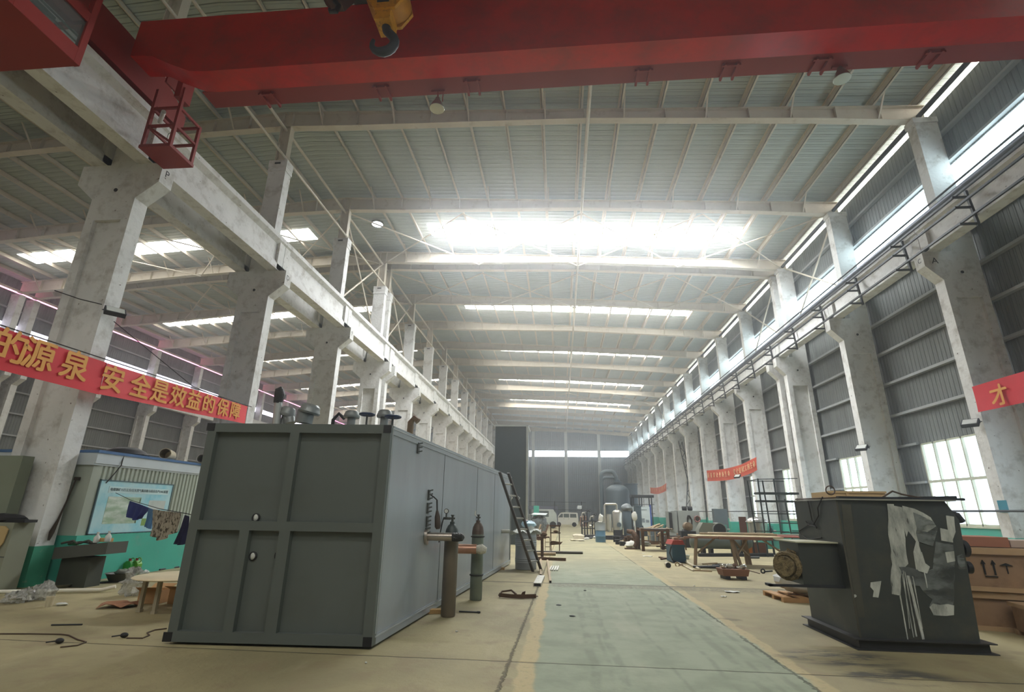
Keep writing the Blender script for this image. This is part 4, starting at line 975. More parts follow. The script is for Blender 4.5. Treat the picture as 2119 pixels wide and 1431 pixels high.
# poster board
pb = T('poster_board', 'pale cyan poster board with a landscape print on the hut wall', 'poster', (HX+.012, 11.66, 1.5)); 
PX = [mat('poster_cyan', (186,222,228), .4, var=.06, scale=1.2, rgb2=(122,198,216), thr=.56, soft=.15)]
def pbox(mb, y0, y1, z0, z1, d=.02): return mb.box(0, d, y0, y1, z0, z1)
pbox(MB(), -1.08, 1.08, -.55, .55).obj('board', PX[0], pb)
pbox(MB(), -.84, .98, .30, .44, .024).obj('title_strip', mat('poster_pale', (196,222,226), .4), pb)
pbox(pbox(MB(), -.80, .14, -.36, .22, .023), .1, .12, -.36, .2, .023).obj('photo_field', mat('poster_landscape', (150,178,150), .4, var=.2, scale=3, rgb2=(206,216,206), thr=.5, soft=.12, stretch=(1,.5,1.6)), pb)
pbox(MB(), .40, .94, -.05, .16, .023).obj('photo_field', mat('poster_grey_photo', (196,204,200), .4, var=.12, scale=4), pb)
pbox(MB(), .30, .80, -.42, -.26, .023).obj('photo_field', mat('poster_green_photo', (128,164,88), .4, var=.2, scale=6), pb)
pbox(pbox(pbox(pbox(MB(), -1.1, -1.08, -.57, .57, .03), 1.08, 1.1, -.57, .57, .03), -1.1, 1.1, .55, .57, .03), -1.1, 1.1, -.57, -.55, .03).obj('board_frame', mat('poster_frame', (84,110,120), .5), pb)
text('title_text', '电煤部矿15万立方/日天然气集回收与综合生产LNG装置', mat('poster_ink', (40,60,66), .5), .072, plane_M((.027, .07, .37), (0,1,0), (0,0,1)), pb, .001)
# things on the hut roof
zr = 2.68
def onroof(u, v, dx=-.3): p = at_x(u, v, HX+dx); return (p.x, p.y, zr)
x_, y_, _ = onroof(262, 935, -.7)
t = T('round_steel_lid', 'large dark round steel lid lying on the hut roof', 'lid', (x_, y_, zr))
MB().lathe([(.0,.24),(.22,.22),(.40,.14),(.47,.06),(.49,.05),(.47,.04),(.2,.02),(.12,.0)], 26).obj('lid_dish', DKSTEEL, t); MB().torus((.42,0,.05), .06, .015, 'z', 12, 6).obj('lid_handle', DKSTEEL, t)
TAN = mat('tan_pipe', (184,172,146), .6, var=.1)
thing('short_duct_pipe', TAN, MB().lathe([(.14,-.35),(.14,.35),(.12,.35),(.12,-.35),(.14,-.35)], 20, (0,0,.14), Matrix.Rotation(math.pi/2,3,'X')@Matrix.Rotation(.0,3,'Z')), 'short tan duct pipe lying on the hut roof edge', 'pipe', onroof(346, 945, -.25), .5)
thing('grey_duct_pipe', mat('pale_grey_pipe', (176,176,170), .5), MB().lathe([(.13,-.7),(.13,.7),(.11,.7),(.11,-.7),(.13,-.7)], 20, (0,0,.13), Matrix.Rotation(math.pi/2,3,'X')), 'pale grey duct pipe with a dark mouth on the hut roof by the container', 'pipe', (lambda p: (p[0], p[1]+.55, zr))(onroof(402, 952, -.2)), .4)
thing('roof_timber', WOOD, MB().box(-.08,.08,-1.2,1.2,0,.08), 'long plank on the hut roof behind the round lid', 'plank', (HX-1.1, 11.1, zr), .15)
thing('hut_cable', RUBBER, MB().tube([(.02,0,2.62),(.06,-.05,2.4),(.03,-.15,2.2),(.03,-.3,2.0)], .012, 6), 'thin black cable hanging from the hut roof corner', 'cable', (HX+.01, 11.0, 0))
thing('column_rope', mat('dark_rope', (58,50,40), .9), MB().tube([(0,0,2.05),(-.0,-.08,1.6),(.01,-.16,1.25),(.02,-.24,1.0),(.02,-.26,.84)], [.014,.014,.02,.045,.02], 8).box(-.01,.05,-.05,.05,2.03,2.1), 'dark rope with a bushy end hanging on the nearest left column', 'rope', (-10.34, 10.28, 0))
# clothes line
cl0, cl1 = Vector((-10.0, 11.0, 1.80)), Vector((-4.70, 7.02, 1.34))
def on_line(u, v):
    d = ray(u, v); n = Vector((-(cl1-cl0).y, (cl1-cl0).x, 0)); t_ = n.dot(cl0-EYE)/n.dot(d); return EYE + d*t_
la, lb_ = on_line(272, 1036), on_line(388, 1064)
thing('clothes_line', RUBBER, MB().tube([cl0, la+Vector((0,0,.01)), on_line(330,1052), lb_+Vector((0,0,.01)), cl1], .006, 5), 'thin washing line from the hut to the container', 'line')
def cloth(name, m, poly, label, cat, amp=.03, th=.012):
    """hanging garment: outline on the line's plane with folds"""
    top, bot = poly; n = len(top); N_ = 14; g = []
    dn = Vector((-(cl1-cl0).y, (cl1-cl0).x, 0)).normalized()
    for i in range(N_+1):
        f = i/N_*(n-1); k = min(n-2, int(f)); q = f-k
        a = [top[k][c]+(top[k+1][c]-top[k][c])*q for c in (0,1)]; b = [bot[k][c]+(bot[k+1][c]-bot[k][c])*q for c in (0,1)]
        row = []
        for j in range(7):
            h = j/6; P_ = on_line(a[0]+(b[0]-a[0])*h, a[1]+(b[1]-a[1])*h); row.append(P_ + dn*amp*math.sin(i*1.5+h*1.2)*h)
        g.append(row)
    o_ = thing(name, m, MB().sheet(g, th), label, cat); return o_
CB = mat('blue_cotton', (38,52,120), .85, var=.2, scale=6); CN = mat('navy_cotton', (28,32,62), .9, var=.25, scale=6)
CAMO = mat('camouflage_cloth', (168,162,146), .9, var=.15, scale=9, rgb2=(70,64,52), thr=.54, soft=.03, stretch=(1,1,.8))
cloth('hanging_trousers', CB, ([(270,1036),(288,1042),(311,1051)], [(259,1066),(280,1076),(292,1072)]), 'bright blue trousers hanging on the washing line, leftmost garment', 'trousers')
cloth('blue_shirt', mat('faded_blue_cloth', (74,118,160), .85, var=.2, scale=6), ([(309,1050),(314,1052),(319,1054)], [(300,1088),(307,1092),(312,1094)]), 'narrow faded blue garment beside the blue trousers on the line', 'garment', .02)
cloth('camouflage_jacket', CAMO, ([(317,1053),(345,1057),(375,1061)], [(312,1104),(332,1118),(366,1098)]), 'grey brown camouflage jacket hanging on the washing line', 'jacket', .05)
cloth('navy_coat', CN, ([(384,1065),(388,1066),(392,1068)], [(362,1124),(374,1127),(386,1124)]), 'navy coat hanging beside the container post', 'coat', .04)
# bench with bottles in front of the hut
bt = T('steel_bench', 'dark grey sheet steel bench with scraps and bottles on it by the left column', 'bench', (-10.02, 9.90, 0))
DKG = mat('bench_grey', (84,86,80), .55, var=.15)
MB().add([(0,0,.50),(1.12,0,.62),(1.12,.5,.62),(0,.5,.50),(0,0,.72),(1.12,0,.84),(1.12,.5,.84),(0,.5,.72)], [(0,3,2,1),(4,5,6,7),(0,1,5,4),(1,2,6,5),(2,3,7,6),(3,0,4,7)]).obj('bench_tray', DKG, bt)
MB().box(.12,.75,.1,.45,0,.55).obj('bench_stand', mat('dark_olive_metal', (62,66,56), .7, var=.2), bt)
def bz(x): return .72+.12*x/1.12
WP = mat('white_plastic', (214,216,210), .4)
for x, nm in ((.80, 'first'), (1.04, 'second')):
    b = T('white_bottle', 'white plastic bottle on the steel bench, %s from the left' % nm, 'bottle', (-10.10+x, 10.05, bz(x)+.012))
    MB().lathe([(.05,0),(.055,.02),(.055,.10),(.02,.15),(.02,.17)], 14).obj('bottle_body', WP, b); MB().cyl((0,0,.17),(0,0,.20),.024,10).obj('cap', WP, b)
thing('bench_timber', WOOD, MB().box(-.14,.14,-.05,.05,0,.07), 'short timber block between the bottles on the bench', 'timber', (-9.18, 10.12, bz(.95)+.012))
gb = T('green_bottle', 'green spray bottle lying on the left end of the bench', 'bottle', (-9.92, 10.2, bz(.18)+.045)); MB().cyl((-.1,0,0),(.1,0,.0),.04,12).cyl((.1,0,0),(.17,0,0),.016,8).obj('bottle_body', mat('green_plastic', (48,140,84), .4), gb)
thing('bench_hoses', mat('dark_hose', (66,66,56), .7), MB().tube([(0,0,.03),(.2,.05,.08),(.35,.0,.03),(.52,.06,.09),(.65,.02,.05),(.72,.05,.06)], .022, 7).tube([(.05,.1,.02),(.3,.12,.06),(.6,.1,.03)], .016, 6), 'tangle of dark hoses and tools on the bench', 'hose', (-10.0, 10.0, bz(.4)+.0))
# cabinets at the left edge
GC = mat('grey_green_cabinet', (128,136,118), .6, var=.1, scale=1.5)
GC2 = mat('olive_grey_cabinet', (138,140,122), .6, var=.12, scale=1.5)
t = T('tall_cabinet', 'tall grey green steel cabinet at the left picture edge', 'cabinet', (-12.0, 9.53, 0)); MB().box(0,1.10,0,.24,0,2.47).obj('cabinet_body', GC, t); MB().box(.62,.63,-.006,0,.1,2.3).obj('door_gap', SEAM, t)
t = T('low_cabinet', 'low grey cabinet with black covers on top at the left picture edge', 'cabinet', (-11.0, 9.08, 0)); MB().box(0,.86,0,.40,0,1.2).obj('cabinet_body', GC2, t); MB().box(0,.86,-.006,0,.60,.615).obj('door_gap', SEAM, t)
thing('black_cover', BLACK, MB().blob((0,0,.06),.45,.2,.09,14,7,.15,2).box(.1,.62,-.15,.1,0,.05), 'black cloth cover lying on the low cabinet', 'cover', (-10.62, 9.28, 1.202))
thing('plywood_offcut', mat('yellowish_plywood', (186,160,112), .6, var=.15), MB().prism([(0,0),(.32,.0),(.44,.22),(.46,.44),(.38,.5),(.1,.5),(0,.45)], 'y', 0, .02), 'rounded beige board leaning on the front of the low cabinet', 'board', (-10.66, 9.05, .64))
# floor things on the left
tb_ = T('round_table', 'low round beige table beside the container, cut off by it', 'table', (-6.02, 8.22, 0), 0)
MB().lathe([(0,.48),(.62,.48),(.64,.492),(.62,.505),(0,.505)], 32).obj('tabletop', mat('beige_tabletop', (222,206,168), .45), tb_)
TL = mat('table_leg_grey', (176,166,142), .5)
for x, y in ((-.40,-.20), (-.08,-.30), (.36,.1), (.02,.44)): MB().bar((x,y,0),(x,y,.48),.05,.055).box(x-.035,x+.035,y-.035,y+.035,0,.04).obj('leg', TL, tb_)
CARD = mat('cardboard', (182,142,96), .85, var=.12, scale=3); CARDD = mat('dark_cardboard', (140,96,66), .85, var=.2, scale=3)
def carton(loc, rz, w, d, h, label, flaps=True, m=CARD):
    t = T('cardboard_box', label, 'box', loc, rz)
    MB().box(0,w,0,.006,0,h).box(0,w,d-.006,d,0,h).box(0,.006,.006,d-.006,0,h).box(w-.006,w,.006,d-.006,0,h).box(0,w,0,d,0,.006).obj('box_body', m, t)
    if flaps:
        for (a, b) in (((0,0),(w,0)), ((0,d),(w,d))):
            s = -1 if b[1] == 0 else 1
            MB().add([(0,a[1],h),(w,a[1],h),(w,a[1]+s*.12,h+.06),(0,a[1]+s*.12,h+.06),(0,a[1],h+.005),(w,a[1],h+.005),(w,a[1]+s*.12,h+.065),(0,a[1]+s*.12,h+.065)],[(0,3,2,1),(4,5,6,7),(0,1,5,4),(1,2,6,5),(2,3,7,6),(3,0,4,7)]).obj('flap', m, t)
    return t
carton((-6.98, 8.62, 0), .15, .36, .3, .20, 'open cardboard box left of the round table legs')
carton((-6.52, 8.72, 0), -.1, .36, .3, .22, 'open cardboard box behind the front table leg', True)
carton((-6.10, 8.78, 0), .2, .36, .3, .2, 'cardboard box under the round table nearest the container')
carton((-6.75, 9.35, 0), .1, .3, .25, .45, 'tall narrow cardboard box standing behind the other boxes', False)
thing('torn_cardboard', CARDD, MB().sheet([[Vector((x*.12, y*.12, .01+.07*abs(math.sin(x*1.1+y)))) for y in range(4)] for x in range(5)], .006), 'torn dark cardboard sheet lying left of the boxes', 'cardboard', (-7.22, 8.1, 0), .2)
FILM = mat('clear_plastic_bag', (214,216,212), .25, var=.3, scale=10, rgb2=(160,160,152), thr=.5, soft=.12)
FILM.node_tree.nodes['Principled BSDF'].inputs['Alpha'].default_value = .5
def bag(u, v, rx, rz_, label, seed, dx=0): 
    p = at_z(u, v); return thing('plastic_bag', FILM, MB().blob((0,0,rz_*.8), rx, rx*.7, rz_, 17, 11, .34, seed), label, 'bag', (p.x+dx, p.y, 0))
bag(28, 1247, .17, .09, 'crumpled clear plastic bag on the floor, farthest left', 1); bag(50, 1244, .12, .11, 'smaller crumpled clear plastic bag, second from the left', 2)
bag(88, 1240, .17, .15, 'upright crumpled clear plastic bag below the tin tray', 3)
bag(272, 1232, .22, .24, 'large clear plastic bag beside the cardboard boxes', 4); 
thing('paper_cup', mat('milky_cup', (206,196,168), .5), MB().lathe([(.045,0),(.06,.15),(.055,.15),(.04,.01)], 14), 'small milky cup on the floor below the plastic bags', 'cup', at_z(100, 1255)); 
thing('foam_scrap', WP, MB().blob((0,0,.02),.1,.05,.025,10,5,.2,4), 'small white scrap beside the cup on the floor', 'scrap', at_z(128, 1252))
thing('tin_tray', mat('tin_tray', (190,194,186), .3, .6), MB().lathe([(0,.01),(.2,.01),(.28,.06),(.30,.06),(.22,0),(0,0)], 24), 'shallow tin basin leaning on the floor in front of the green column base', 'basin', at_z(118, 1214))
def ground_pipe(name, u0, v0, u1, v1, r, m, label, cat='pipe', n=10, z=None):
    a, b = at_z(u0, v0), at_z(u1, v1); z = r if z is None else z
    return thing(name, m, MB().cyl((0,0,z), (b.x-a.x, b.y-a.y, z), r, n), label, cat, a)
wp = at_z(-60, 1225, .07), at_z(238, 1219, .04)
thing('white_pole', mat('white_pole', (234,230,214), .5), MB().tube([(0,0,.07),((wp[1]-wp[0]).x*.9,(wp[1]-wp[0]).y*.9,.04),((wp[1]-wp[0]).x,(wp[1]-wp[0]).y,.09)], .034, 10), 'long off-white pole lying on the floor at the left', 'pole', (wp[0].x, wp[0].y, 0))
ground_pipe('steel_rod', 60, 1222, 236, 1204, .015, DKSTEEL, 'thin dark rod lying beyond the white pole', 'rod')
ground_pipe('steel_rod', 106, 1294, 170, 1293, .010, DKSTEEL, 'thin short rod alone on the beige floor at the left', 'rod')
def floor_cable(name, px, label, r=.008, ends=()):
    P_ = [at_z(u, v) for u, v in px]; o_ = P_[0].copy(); t = T(name, label, 'cable', o_)
    MB().tube([p-o_+Vector((0,0,r)) for p in P_], r, 6).obj('cord', BRC, t)
    for u, v in ends:
        p = at_z(u, v)-o_; MB().blob((p.x,p.y,.03),.05,.035,.03,10,6).cyl((p.x-.03,p.y,.03),(p.x-.12,p.y-.05,.02),.008,6).obj('plug', BLACK, t)
floor_cable('power_cable', ((-20,1312),(60,1312),(125,1313),(142,1315),(160,1324),(178,1329),(160,1336),(124,1340)), 'brown power cable with a black plug on the left floor', ends=((122,1331),))
floor_cable('power_cable', ((345,1301),(320,1304),(304,1310),(309,1315),(295,1321),(262,1321)), 'brown power cable with a black plug running under the container corner', ends=((256,1319),))
# basins, jugs, scrap at the hut base
t = T('steel_basin', 'dark wide basin full of rags at the foot of the hut', 'basin', at_z(228, 1200)+Vector((.3,-.1,0))); MB().lathe([(.18,0),(.27,.16),(.29,.17),(.25,.16),(.16,.02),(0,.02)], 22).obj('basin_bowl', DKG, t); MB().blob((.05,0,.17),.17,.14,.07,12,6,.2,7).obj('rags', mat('grey_rags', (140,140,128), .9), t)
for k, (u, v, m_) in enumerate(((262, 1191, (58,150,58)), (276, 1190, (96,160,48)))):
    j = T('plastic_jug', '%s plastic jug at the foot of the hut' % ('green' if k == 0 else 'light green'), 'jug', at_z(u, v))
    MB().box(-.10,.10,-.07,.07,0,.25).prism([(-.10,.25),(.10,.25),(.05,.32),(-.03,.32)],'y',-.07,.07).obj('jug_body', mat('jug_green_%d' % k, m_, .4), j); MB().cyl((0,0,.32),(0,0,.37),.03,10).obj('cap', mat('jug_red_cap', (150,40,40), .5), j); MB().torus((.06,0,.33),.05,.012,'y',12,6).obj('handle', mat('jug_green_%d' % k, m_, .4), j)
for k, (u0,v0,u1,v1) in enumerate(((330,1180,372,1172),(335,1178,370,1174),(240,1204,290,1196),(245,1200,285,1198))):
    ground_pipe('scrap_bar', u0, v0, u1, v1, .02, DKSTEEL if k < 2 else STL, 'scrap steel bar on the floor by the hut base, %s of four' % ORD[k], 'bar')
# ================================================================ left of the walkway, beyond the container
RUST = mat('rusty_steel', (112,84,62), .8, .2, var=.25, scale=6, rgb2=(74,60,50), thr=.55)
RUSTL = mat('pale_rusty_tube', (168,148,118), .6, .2, var=.2, scale=6)
st = T('anvil_stand', 'rusty post stand with a flat top and a helmet on it beside the drum', 'stand', at_z(1122, 1153))
MB().box(-.05,.05,-.05,.05,0,.66).box(-.12,.12,-.12,.12,0,.02).obj('post', RUST, st); MB().box(-.32,.26,-.2,.2,.66,.70).obj('stand_top', RUST, st)
thing('welding_mask', mat('dark_tan_leather', (120,96,70), .8), MB().blob((0,0,.07),.13,.1,.09,12,7,.12,8), 'tan welding hood lying on the rusty post stand', 'mask', st.location + Vector((.05,0,.70)))
sf = T('work_trolley', 'rusty work trestle with two posts and a vice plate beside the post stand', 'trestle', at_z(1149, 1143))
for x in (-.17, .17): MB().bar((x,0,0),(x,0,1.02),.04).bar((x,-.25,.02),(x,.25,.02),.05).obj('post', RUST, sf)
MB().box(-.22,.22,-.05,.05,.98,1.03).obj('top_plate', RUST, sf); MB().box(-.2,.22,-.12,.12,.72,.76).obj('shelf', RUST, sf); MB().prism([(-.2,.28),(.22,.32),(.3,.42),(.22,.40),(-.1,.44),(-.2,.40)],'y',-.1,.1).obj('vice_plate', RUST, sf)
thing('glove', mat('tan_glove', (150,110,74), .9), MB().blob((0,0,.03),.12,.05,.04,10,6,.25,9), 'tan glove lying on the work trestle shelf', 'glove', sf.location+Vector((.04,0,.765)))
wf = MB()
for x in (-.09,.09):
    for y in (-.1,.1): wf.bar((x,y,0),(x,y,.55),.014)
for z in (.2,.38,.55): wf.bar((-.09,-.1,z),(.09,-.1,z),.012).bar((-.09,.1,z),(.09,.1,z),.012).bar((-.09,-.1,z),(-.09,.1,z),.012).bar((.09,-.1,z),(.09,.1,z),.012)
thing('wire_stool', RUST, wf, 'thin rod stool frame between the post stand and the trestle', 'stool', at_z(1133, 1142))
ground_pipe('steel_pipe', 1100, 1144, 1206, 1146, .05, mat('dark_pipe', (86,82,76), .5, .4), 'longest dark steel pipe lying across the floor beside the trestle', n=14)
ground_pipe('steel_pipe', 1100, 1148, 1150, 1149, .055, RUSTL, 'short pale pipe in front of the long dark pipe', n=14)
a, b = at_z(1100, 1157), at_z(1171, 1160); thing('steel_beam', RUST, MB().bar((0,0,.045),(b.x-a.x,b.y-a.y,.045),.09), 'square rusty bar nearest the camera in the row of floor pipes', 'beam', a)
for (u0,v0,u1,v1,lb2) in ((1119,1159,1119,1192,'left pale square tube lying along the walkway edge'), (1133,1161,1139,1206,'right pale square tube lying along the walkway edge')):
    a, b = at_z(u0, v0), at_z(u1, v1); d = (b-a).normalized()
    tt = T('square_tube', lb2, 'tube', a); MB().bar((0,0,.03),(b.x-a.x,b.y-a.y,.03),.05).obj('tube_wall', RUSTL, tt); MB().bar(b-a+Vector((0,0,.03)),b-a+d*.003+Vector((0,0,.03)),.04).obj('tube_mouth', BLACK, tt)
a, b = at_z(1120, 1196), at_z(1112, 1213)
tt = T('box_channel', 'perforated pale steel box channel with a dark open end by the yellow line', 'channel', b); MB().bar((0,0,.035),(a.x-b.x,a.y-b.y,.035),.17,.07).obj('channel_wall', mat('galvanized_pale', (196,196,186), .4, .4, rgb2=(120,118,108), scale=9, thr=.6), tt); MB().bar((0,-.002,.035),(0,.004,.035),.14,.05).obj('channel_mouth', BLACK, tt)
for k in range(4):
    a, b = at_z(1142+4.6*k, 1172), at_z(1137+5.2*k, 1181); thing('short_channel', mat('galvanized_pale', (196,196,186)), MB().bar((0,0,.015),(b.x-a.x,b.y-a.y,.015),.045,.03), 'short pale channel offcut on the walkway, %s from the left' % ORD[k], 'offcut', a, group='channel offcuts')
bl = T('leather_belt', 'brown leather strap with buckles lying on the floor in front of the gas cylinders', 'strap', at_z(1070, 1236))
def strip(pts, w, th=.008):
    L_, R_ = [], []
    mb = MB(); P_ = [Vector(p) for p in pts]; g = []
    for i, p in enumerate(P_): g.append([p+Vector((0,0,-w/2)), p+Vector((0,0,w/2))])
    return mb.sheet(g, th)
LEA = mat('brown_leather', (84,60,42), .6, var=.2, scale=8)
strip([(-.34,-.02,.04),(-.30,-.10,.05),(-.1,-.12,.04),(.1,-.12,.04),(.24,-.06,.04),(.36,-.02,.04)], .07).obj('strap', LEA, bl)
MB().tube([(-.34,.0,.03),(-.3,.12,.08),(-.12,.1,.11),(-.02,.04,.05)], [.02,.018,.018,.02], 8).obj('strap_loop', LEA, bl)
MB().prism([(.02,.0),(.14,.0),(.16,.12),(.10,.10),(.06,.03)],'y',-.02,.0).torus((.36,-.03,.04),.035,.006,'z',12,5).obj('buckle', LEA, bl)
for k, (u,v,s) in enumerate(((945,1307,.02),(757,1372,.015),(1155,1252,.05),(1185,1275,.05),(1210,1222,.03))):
    thing('floor_scrap', WHT if k < 2 else DKSTEEL, MB().blob((0,0,.008),s,s*.5,.01,8,4,.3,k), ('white chip below the brown cylinder','white chip in front of the container corner','dark sliver on the walkway nearest the stripe','dark sliver in the middle of the walkway','dark sliver near the walkway trench')[k], 'scrap', at_z(u,v))
# far left end of the nave
VANW = mat('van_white', (214,214,206), .3, var=.03); VGL = mat('van_window', (92,100,98), .15)
vn = T('white_minivan', 'small white minivan parked in front of the end wall', 'van', at_z(1173, 1089))
prof = [(-1.28,.22),(1.22,.22),(1.26,.8),(1.18,1.40),(1.1,1.47),(-.55,1.47),(-.70,1.42),(-1.12,.86),(-1.26,.72)]
MB().prism(prof, 'y', -.55, .55).obj('van_body', VANW, vn)
for poly in (((-.92,.95),(-.60,1.34),(-.42,1.34),(-.42,.95)), ((-.34,.95),(-.34,1.34),(.26,1.34),(.26,.95)), ((.36,.95),(.36,1.34),(1.02,1.34),(1.06,.95))): MB().prism(poly, 'y', -.558, -.548).obj('side_window', VGL, vn)
MB().add([(-1.10,-.48,.90),(-1.10,.48,.90),(-.72,.46,1.40),(-.72,-.46,1.40),(-1.12,-.48,.91),(-1.12,.48,.91),(-.74,.46,1.41),(-.74,-.46,1.41)],[(0,1,2,3),(4,7,6,5),(0,4,5,1),(1,5,6,2),(2,6,7,3),(3,7,4,0)]).obj('windscreen', VGL, vn)
for x in (-.86,.80):
    for y in (-.5,.5): MB().cyl((x,y-.08,.24),(x,y+.08,.24),.24,18).obj('wheel', BLACK, vn)
MB().box(-.36,-.26,-.562,-.55,.80,.83).box(.16,.26,-.562,-.55,.80,.83).obj('door_handle', BLACK, vn); MB().box(-1.30,-1.2,-.52,.52,.24,.38).obj('bumper', VGL, vn)
sc = T('scaffold_frame', 'thin dark post and rail frame in front of the minivan', 'frame', at_z(1148, 1091))
for dx in (0, 2.75): MB().bar((dx,0,0),(dx,0,2.55),.10).obj('post', DKSTEEL, sc)
for z in (2.5, 1.75): MB().bar((-3.2,0,z),(3.2,0,z-.02),.03).obj('rail', DKSTEEL, sc)
thing('notice_plate', mat('white_plate', (200,206,210), .5), MB().box(-.22,.22,-.02,.0,-.17,.17), 'small white plate fixed on the right post of the thin frame', 'sign', (sc.location.x+2.55, sc.location.y-.08, 2.0))
thing('loading_canopy', mat('purple_grey_panel', (92,94,110), .6), MB().box(-2.2,1.6,0,.1,1.75,2.1).box(-2.2,-2.1,0,.1,0,1.75).box(1.5,1.6,0,.1,0,1.75), 'purple grey panel standing across the frame left of the minivan', 'panel', (-1.9, 58, 0)).location.z = 0
tk = T('site_truck', 'pale vehicle cab half hidden behind the sheeted pile at the far left', 'truck', (-1.75, 52.0, 0))
MB().prism([(-.75,.3),(1.35,.3),(1.35,1.3),(1.0,1.75),(-.75,1.75)], 'y', 0, 1.5).obj('cab_body', mat('truck_pale', (190,196,192), .4), tk); MB().box(-.6,.6,-.01,0,1.05,1.6).obj('cab_window', VGL, tk)
for x in (-.4,1.0): MB().cyl((x,-.05,.32),(x,.2,.32),.32,18).obj('wheel', BLACK, tk)
thing('teal_box', TEAL, MB().box(-.25,.25,0,.3,0,2.05), 'teal upright box beside the far truck cab', 'box', (-2.3, 50.5, 0))
thing('clay_sacks', mat('brick_sacks', (156,122,104), .85, var=.2, scale=6), MB().box(-.4,.4,-.4,.4,0,.9).blob((0,0,.98),.38,.34,.16,12,6,.2,3), 'stack of reddish sacks with a pale bag on top behind the minivan', 'sacks', at_z(1203, 1089)+Vector((.3,.8,0)))
cp_ = T('sheeted_pile', 'machine pile under clear plastic with a white board on top, behind the drum', 'pile', (-1.6, 40, 0))
MB().blob((0,0,.62),.62,.5,.66,16,10,.16,11).obj('plastic_cover', mat('dull_plastic', (118,124,124), .35, var=.3, scale=4, rgb2=(72,76,74), thr=.52, soft=.08), cp_)
MB().add([(-.6,-.5,1.30),(.5,-.6,1.28),(.62,.4,1.40),(-.4,.5,1.42),(-.6,-.5,1.32),(.5,-.6,1.30),(.62,.4,1.42),(-.4,.5,1.44)],[(0,3,2,1),(4,5,6,7),(0,1,5,4),(1,2,6,5),(2,3,7,6),(3,0,4,7)]).obj('white_board', mat('white_board', (206,214,214), .5), cp_)
for k in range(7):
    x, y = -1.3+random.uniform(-.5,.9), 33+random.uniform(-3,3); h = random.uniform(.25,.8)
    thing('scrap_part', [RUST, DKSTEEL, RUSTL][k%3], MB().box(-.12,.12,-.1,.1,0,h*.5).cyl((.05,0,h*.4),(.25,.1,h),.05,8).torus((0,0,h*.5),.12,.03,'z',14,6), 'rusty machine part on the floor before the sheeted pile, %s of a loose row' % ORD[k], 'machine part', (x, y, 0))
pw = T('pipe_rail', 'grey pipe rail with a diagonal strut beside the duct tower', 'rail', at_z(1096, 1112)); MB().cyl((0,0,0),(0,0,1.35),.05,8).cyl((-1.3,0,1.32),(.1,0,1.34),.035,8).cyl((0,0,1.25),(-.6,0,.7),.035,8).obj('rail_tube', mat('rail_grey', (116,120,118), .5), pw)
# ================================================================ vessels in the middle distance
VG = mat('vessel_blue_grey', (82,94,100), .42, .1, var=.06); SIL = mat('silver_vessel', (206,202,190), .22, .7, var=.08, scale=4)
bv = T('pressure_vessel', 'big blue grey pressure vessel with domed head and overhead bend pipes', 'vessel', (4.9, 46, 0)); r = 1.02
MB().lathe([(r,.35),(r,3.25)]+[(r*math.cos(a),3.25+.62*math.sin(a)) for a in [math.pi/2*k/7 for k in range(1,8)]], 32).obj('vessel_shell', VG, bv)
MB().cyl((0,0,3.8),(0,0,4.15),.30,18).cyl((0,0,4.02),(0,0,4.10),.42,18).obj('head_nozzle', VG, bv)
for s, zt, ro in ((-.12, 4.95, .17), (.25, 4.45, .14)):
    MB().tube([(s*.4,0,4.1),(s*.4,-.05,4.4 if zt > 4.6 else 4.25),(s*.4-.15,0,zt-.12),(s*.4-.35,0,zt),(-.95,0,zt),(-1.22,0,zt-.12),(-1.33,0,zt-.4),(-1.33,0,1.2),(-1.33,0,.3)], ro, 12).obj('bend_pipe', VG, bv)
for k in range(3):
    a = k*2.1-.9; MB().bar((r*.9*math.cos(a),r*.9*math.sin(a),0),(r*.9*math.cos(a),r*.9*math.sin(a),.6),.14).obj('leg', VG, bv)
tv = T('tall_duct_vessel', 'tall dark open cylinder standing behind the big vessel on its right', 'vessel', (6.25, 47.2, 0)); MB().lathe([(.55,0),(.55,3.9),(.62,3.92),(.62,4.0),(.5,4.0),(.5,3.8)], 24).obj('shell', VG, tv)
dv = T('dark_column_vessel', 'slim dark column vessel with a sheeted dome in front of the big vessel', 'vessel', at_z(1297, 1106)); dv.location.y = 33.5; dv.location.x = 4.1
MB().lathe([(.26,.25),(.26,1.72),(.25,1.74)], 22).obj('shell', VG, dv); MB().blob((0,0,1.82),.36,.36,.27,16,8,.06,4).obj('film_cover', mat('grey_film', (116,122,124), .3, var=.2, scale=6), dv); MB().box(-.35,.35,-.3,.3,.0,.25).obj('plinth', DKSTEEL, dv)
dv2 = T('dark_column_vessel', 'plain dark slim column to the right of the sheeted column vessel', 'vessel', (4.85, 34.2, 0)); MB().lathe([(.24,0),(.24,1.9),(.26,1.92),(.26,2.0),(0,2.0)], 20).obj('shell', VG, dv2)
sv_ = T('silver_vessel', 'bright silver vessel with a looped pipe and a round manhole on a skid', 'vessel', (3.45, 33, 0))
MB().lathe([(.30,.55),(.30,1.55)]+[(.30*math.cos(a),1.55+.16*math.sin(a)) for a in [math.pi/2*k/5 for k in range(1,6)]], 24).obj('shell', SIL, sv_)
MB().cyl((.05,-.33,.85),(.05,-.26,.85),.14,18).obj('manhole', VG, sv_)
MB().tube([(0,0,1.7),(0,0,1.98),(-.06,0,2.04),(-.68,0,2.04),(-.75,0,1.96),(-.75,0,.9)], .06, 10).obj('loop_pipe', SIL, sv_)
MB().cyl((-.5,0,.5),(-.5,0,1.45),.16,16).cyl((-.75,.1,.45),(-.75,.1,1.3),.13,16).obj('side_cylinder', SIL, sv_)
